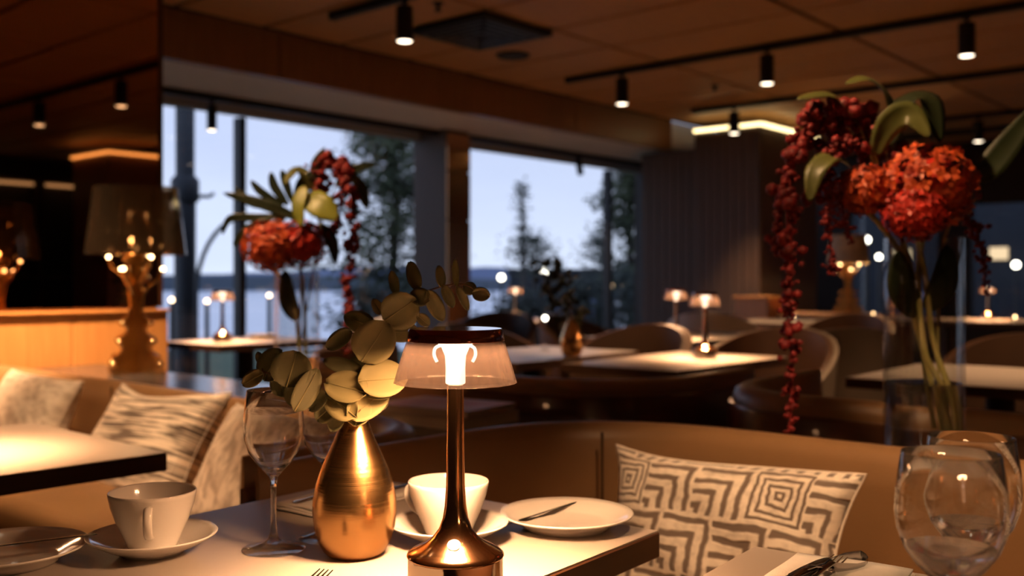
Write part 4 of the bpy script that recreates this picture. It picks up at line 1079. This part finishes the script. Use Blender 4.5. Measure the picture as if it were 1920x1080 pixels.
YL = 3.17
tall_vase('tall clear glass cylinder of flowers in front of the left window', 556, YL, .072, .42, .12)
hydrangea('orange hydrangea head left in the left vase', 510, 462, YL - .03, 54, 'hydrangea_orange', 14, [(512, 500, 0), (548, 560, .02), (560, 640, .02), (570, 720, .02)])
hydrangea('dark red hydrangea head right in the left vase', 563, 456, YL, 50, 'hydrangea_red', 15, [(563, 500, 0), (570, 560, 0), (575, 720, .0)])
SL = [(600, 430, .02), (585, 520, .02), (565, 640, .02)]
strand('long red amaranth tassel in front of the birch tree', [(600, 360, .0), (612, 300, 0), (640, 315, -.02), (660, 370, -.03), (660, 450, -.03), (652, 530, -.03), (655, 590, -.03), (650, 655, -.03)], YL, .031, .020, 41, SL)
strand('short dark red tassel at the top of the left flowers', [(590, 380, .02), (588, 330, .02), (610, 300, .02), (640, 345, .02), (632, 400, .02), (625, 440, .02)], YL, .026, .016, 42, SL)
ML = thing('split_leaf', 'dark deeply cut leaf spreading left from the left flowers', 'leaf', tuple(at_depth(560, 410, YL)), 0, 'large leaves in the left vase')
o = at_depth(560, 410, YL); mbl = MB()
for pts, w in (([(560, 410), (500, 385), (418, 362)], 22), ([(545, 405), (480, 408), (432, 410), (417, 440)], 16), ([(520, 390), (470, 378), (440, 352)], 18), ([(530, 385), (490, 360), (470, 338)], 16), ([(540, 385), (515, 350), (508, 322)], 18),
               ([(548, 380), (535, 340), (528, 318)], 16), ([(520, 405), (470, 425), (445, 450), (440, 465)], 15), ([(555, 395), (565, 345), (590, 320)], 20), ([(535, 410), (490, 430), (460, 432)], 14)):
    long_leaf(mbl, [at_depth(a, b, YL - .02) - o for a, b in pts], w * YL / F, tuple(-VIEW))
solid(mbl.build('leaf_blade', 'leaf_dark', ML, 'all'), .001)
MB().tube(spline([(0, 0, 0)] + [at_depth(a, b, YL) - o for a, b in ((565, 480), (562, 640))], 6), .003, 6).build('leaf_stalk', 'stem_green', ML, True)
leaf_thing('broad_leaf', 'narrow lime green leaf above the left orange bloom', [(572, 350, -.05), (560, 385, -.07), (566, 425, -.08)], YL, 28, 'leaf_lime', tuple((-VIEW + RIGHT * -.3).normalized()), SL)
leaf_thing('broad_leaf', 'broad lime green leaf above the left blooms', [(575, 372, -.05), (600, 385, -.08), (632, 412, -.09)], YL, 50, 'leaf_lime', tuple((-VIEW + UP * .3).normalized()), SL)
leaf_thing('broad_leaf', 'olive leaf at the upper left of the left flowers', [(590, 360, -.02), (560, 320, -.03), (532, 345, -.04)], YL, 34, 'leaf_olive', V3, SL)
leaf_thing('broad_leaf', 'dark leaf pointing up at the top of the left flowers', [(595, 350, 0), (590, 310, 0), (610, 276, 0)], YL, 16, 'leaf_dark', tuple(-VIEW), SL)
leaf_thing('broad_leaf', 'dark leaf reaching right from the left flowers to the birch', [(630, 345, 0), (665, 318, 0), (708, 306, 0)], YL, 18, 'leaf_dark', tuple(-VIEW), SL)
leaf_thing('broad_leaf', 'olive dark leaf drooping right of the left red tassel', [(640, 320, .02), (672, 345, .02), (688, 392, .02)], YL, 30, 'leaf_olive', V3, SL)
leaf_thing('broad_leaf', 'dark leaf hanging below the lime leaf in the left vase', [(600, 420, 0), (622, 450, 0), (630, 495, 0)], YL, 24, 'leaf_dark', tuple(-VIEW), SL)
leaf_thing('broad_leaf', 'dark leaf inside the mouth of the left glass vase', [(556, 600, 0), (540, 560, -.02), (535, 505, -.03)], YL, 34, 'leaf_dark', tuple(-VIEW))

# ------------------------------------------------------------------ baroque lamps
def baroque_lamp(label, loc, watts, shade_mat='smoked_shade', group='baroque table lamps'):
    t = thing('baroque_lamp', label, 'table lamp', loc, R(20), group)
    prof = [(.130, 0), (.135, .012), (.128, .026), (.105, .034), (.100, .048), (.118, .058), (.112, .072), (.080, .080), (.070, .095), (.082, .110), (.096, .126), (.088, .142), (.060, .150), (.046, .166),
            (.052, .180), (.074, .190), (.080, .203), (.060, .213), (.036, .222), (.030, .25), (.034, .29), (.040, .315), (.030, .330), (.034, .35), (.058, .362), (.062, .376), (.040, .388), (.034, .41), (.060, .43), (.070, .445), (.030, .455), (.012, .46)]
    for k in range(4):
        a = k * math.pi / 2; d = Vector((math.cos(a), math.sin(a), 0)); s = Vector((-math.sin(a), math.cos(a), 0)) * .005; vs, fs = [], []
        for r_, z in prof:
            for q in (s, -s): vs.append(d * .002 + q + UP * z); vs.append(d * r_ + q + UP * z)
        for i in range(len(prof) - 1):
            b = i * 4
            fs += [(b, b + 1, b + 5, b + 4), (b + 2, b + 6, b + 7, b + 3), (b + 1, b + 3, b + 7, b + 5)]
        n4 = (len(prof) - 1) * 4; fs += [(0, 2, 3, 1), (n4, n4 + 1, n4 + 3, n4 + 2)]
        MB().add(vs, fs).build('fret_panel', 'bourgie_gold', t)
        for z, r_ in ((.04, .118), (.125, .086), (.195, .07), (.37, .052)): MB().ball(d * r_ + UP * z, .014, 2, (1, 1, .8)).build('boss', 'bourgie_gold', t, 'all')
    for k in range(6):
        a = R(15 + 60 * k); d = Vector((math.cos(a), math.sin(a), 0)); up_ = .0 if k % 2 else .045
        MB().tube(spline([d * .02 + UP * (.30 + up_), d * .05 + UP * (.335 + up_), d * .085 + UP * (.365 + up_), d * .098 + UP * (.395 + up_)], 5), .006, 8).build('scroll_arm', 'bourgie_gold', t, True)
        MB().ball(d * .098 + UP * (.402 + up_), .0085, 2).build('bulb', 'bulb_warm', t, 'all')
    MB().lathe([(.0, .456), (.048, .456), (.050, .460), (.048, .464), (.0, .464)], 28).build('lamp_holder', 'bourgie_gold', t, True)
    vs, fs = [], []; N = 48
    for z, r_ in ((.458, .185), (.715, .153)):
        for i in range(N):
            a = 2 * math.pi * i / N; rr = r_ * (1 + (.005 if i % 2 else -.005)); vs.append((rr * math.cos(a), rr * math.sin(a), z))
    for i in range(N): fs.append((i, (i + 1) % N, N + (i + 1) % N, N + i))
    solid(MB().add(vs, fs).build('lamp_shade', shade_mat, t), .003)
    light('lamp_glow', 'POINT', watts, (1, .60, .28), t, (0, 0, .482), .012)
    return t
x, y = c2r((255 - 960) / F * 3.84, 3.84)
baroque_lamp('baroque gold lamp with a smoked see-through shade before the mirror', (x, y, .7005), 1.2)
sbd = thing('sideboard', 'long dark sideboard under the far baroque lamp', 'sideboard', (8.9, 3.70, 0), R(0))
MB().box((0, 0, .40), (.42, 1.1, .66), bevel=.005, seg=1).build('body', 'chair_wood', sbd)
MB().box((0, 0, .742), (.46, 1.14, .022), bevel=.004, seg=1).build('top', 'panel_wood', sbd)
for k in (-1, 1):
    d_ = MB().box((-.215, k * .27, .40), (.012, .52, .60), bevel=.003, seg=1).build('door', 'chair_wood', sbd)
    MB().box((-.226, k * .06, .45), (.012, .014, .16), bevel=.003, seg=1).build('handle', 'steel', d_)
for sx in (-.17, .17):
    for sy in (-.5, .5): MB().box((sx, sy, .035), (.04, .04, .07)).build('foot', 'black_metal', sbd)
pbr('beige_shade', (.50, .38, .26), .7)
baroque_lamp('far baroque lamp with a beige shade glowing behind the thin red tassel', (8.86, 3.64, .7535), 7, 'beige_shade')
hs = thing('host_stand', 'small orange-lit wooden stand left of the hanging red tassel', 'stand', (8.72, 4.46, 0))
MB().box((0, 0, .44), (.30, .34, .88), bevel=.006, seg=1).build('body', 'panel_wood', hs)
MB().box((0, 0, .895), (.34, .38, .024), bevel=.004, seg=1).build('top', 'panel_wood', hs)

# ------------------------------------------------------------------ books on the ledge
bx, by = 1.80, 1.79
for k, (L, W, H, rz, cm, lb) in enumerate(((.30, .225, .030, 4, 'cover_white', 'thick pale book lying lowest on the ledge behind the lamp stem'), (.29, .215, .016, 9, 'cover_red', 'thin book with a reddish cover lying on top of the pale one'))):
    z = .7005 + (0 if k == 0 else .0305)
    t = thing('book', lb, 'book', (bx, by, z), R(rz - 90), 'books on the ledge')
    MB().box((0, 0, H / 2), (L - .006, W - .006, H - .004), bevel=.001, seg=1).build('pages', 'page_paper', t)
    MB().box((0, 0, H - .001), (L, W, .002)).build('cover', cm, t); MB().box((0, 0, .001), (L, W, .002)).build('cover', cm, t)
    MB().box((0, W / 2, H / 2), (L, .002, H)).build('spine', cm, t)

# ------------------------------------------------------------------ chairs
def chair_proto(outer, inner):
    t = thing('dining_chair', 'x', 'chair', (0, 0, 0), 0, 'rounded shell chairs')
    N, K = 26, 7
    for nm, off, mat in (('back_shell', .024, outer), ('back_lining', 0.0, inner)):
        vs, fs = [], []
        for i in range(N + 1):
            a = R(-108 + 216 * i / N); top = .60 + .24 * max(0, math.cos(a * .80)) ** .8
            for k in range(K + 1):
                s = k / K; z = .40 + (top - .40) * s; rr = .245 + off + .035 * s
                for th in (0, .02): vs.append((-(rr + th) * math.cos(a), (rr + th) * math.sin(a), z))
        w = 2 * (K + 1)
        for i in range(N):
            for k in range(K):
                b, c = i * w + 2 * k, (i + 1) * w + 2 * k
                fs += [(b, c, c + 2, b + 2), (b + 1, b + 3, c + 3, c + 1)]
            b, c = i * w, (i + 1) * w; fs += [(b, b + 1, c + 1, c), (b + 2 * K, c + 2 * K, c + 2 * K + 1, b + 2 * K + 1)]
        for e_ in (0, N * w): fs.append(tuple(e_ + 2 * k for k in range(K + 1)) + tuple(e_ + 2 * k + 1 for k in range(K, -1, -1)))
        MB().add(vs, fs).build(nm, mat, t, True)
    MB().lathe([(.0, .40), (.235, .40), (.25, .42), (.245, .45), (.20, .468), (.0, .472)], 32).build('seat', inner, t, True)
    for sx in (-1, 1):
        for sy in (-1, 1): MB().tube([(sx * .15, sy * .15, .40), (sx * .215, sy * .215, .0)], [.017, .011], 8).build('leg', 'chair_wood', t, True)
    return t
beige = chair_proto('chair_beige', 'chair_brown'); brown = chair_proto('chair_brown', 'leather_dark'); white = chair_proto('chair_white', 'chair_white')
CH = {'beige': (beige, [((4.73, 2.02), 40, 'beige shell chair seen from behind, between red tassel and glass vase'),
                        
                        ((4.06, 2.06), 180, 'beige shell chair with brown lining facing the nearer small lamp table'),
                        ((6.2, 2.6), 180, 'far beige shell chair before the far long table')]),
      'brown': (brown, [((4.30, 1.05), 185, 'brown shell chair across the table behind the glass vase'),((3.94, 2.72), 180, 'brown shell chair facing the table with the small gold vase'),
                        ((4.90, 3.62), -90, 'brown shell chair right of the white chair by the window'), ((3.70, 3.30), -90, 'dark brown shell chair left of the small gold vase'),
                        ((5.0, 4.55), 200, 'brown shell chair behind the small gold vase')]),
      'white': (white, [((5.255, 3.86), -60, 'white shell chair by the right window'), ((3.85, 4.75), 130, 'pale shell chair behind the left glass vase'),
                        ((6.25, 3.55), 20, 'pale grey shell chair before the grey wall')])}
for key, (proto, lst) in CH.items():
    for i, ((x, y), rz, lb) in enumerate(lst): place(proto, i == 0, (x, y, 0), R(rz), lb)

# ------------------------------------------------------------------ tealights and a stemmed glass light
def tealight(label, p, s=1.0, mat='bulb_warm'):
    t = thing('tealight', label, 'candle', (p[0], p[1], TZ + .0005), 0, 'lit tealights')
    MB().lathe([(.0, .0), (.028 * s, .0), (.034 * s, .05 * s), (.032 * s, .05 * s), (.026 * s, .004), (.0, .004)], 20, caps=False).build('glass_cup', 'vase_glass', t, True)
    MB().lathe([(.0, .005), (.020 * s, .005), (.020 * s, .018 * s), (.0, .018 * s)], 16).build('wax', 'porcelain', t, True)
    MB().lathe([(.0, .019 * s), (.007 * s, .026 * s), (.006 * s, .036 * s), (.0, .05 * s)], 10).build('flame', mat, t, True)
tealight('tealight at the near edge of the far table by the red tassel', (7.0, 3.30))
tealight('tealight on the far long table, left one', (8.05, 3.1))
tealight('tealight on the far long table, right one', (8.1, 2.05))
sl = thing('stem_light', 'slender stemmed light sparkling left of the small gold vase', 'candle', on_plane(1022, 657, TZ))
MB().lathe([(.0, .0), (.026, .0), (.026, .002), (.004, .006), (.0022, .02), (.0022, .13), (.0, .131)], 20).build('stem', 'clear_glass', sl, True)
MB().ball((0, 0, .142), .011, 2).build('bulb', 'street_white', sl, True)
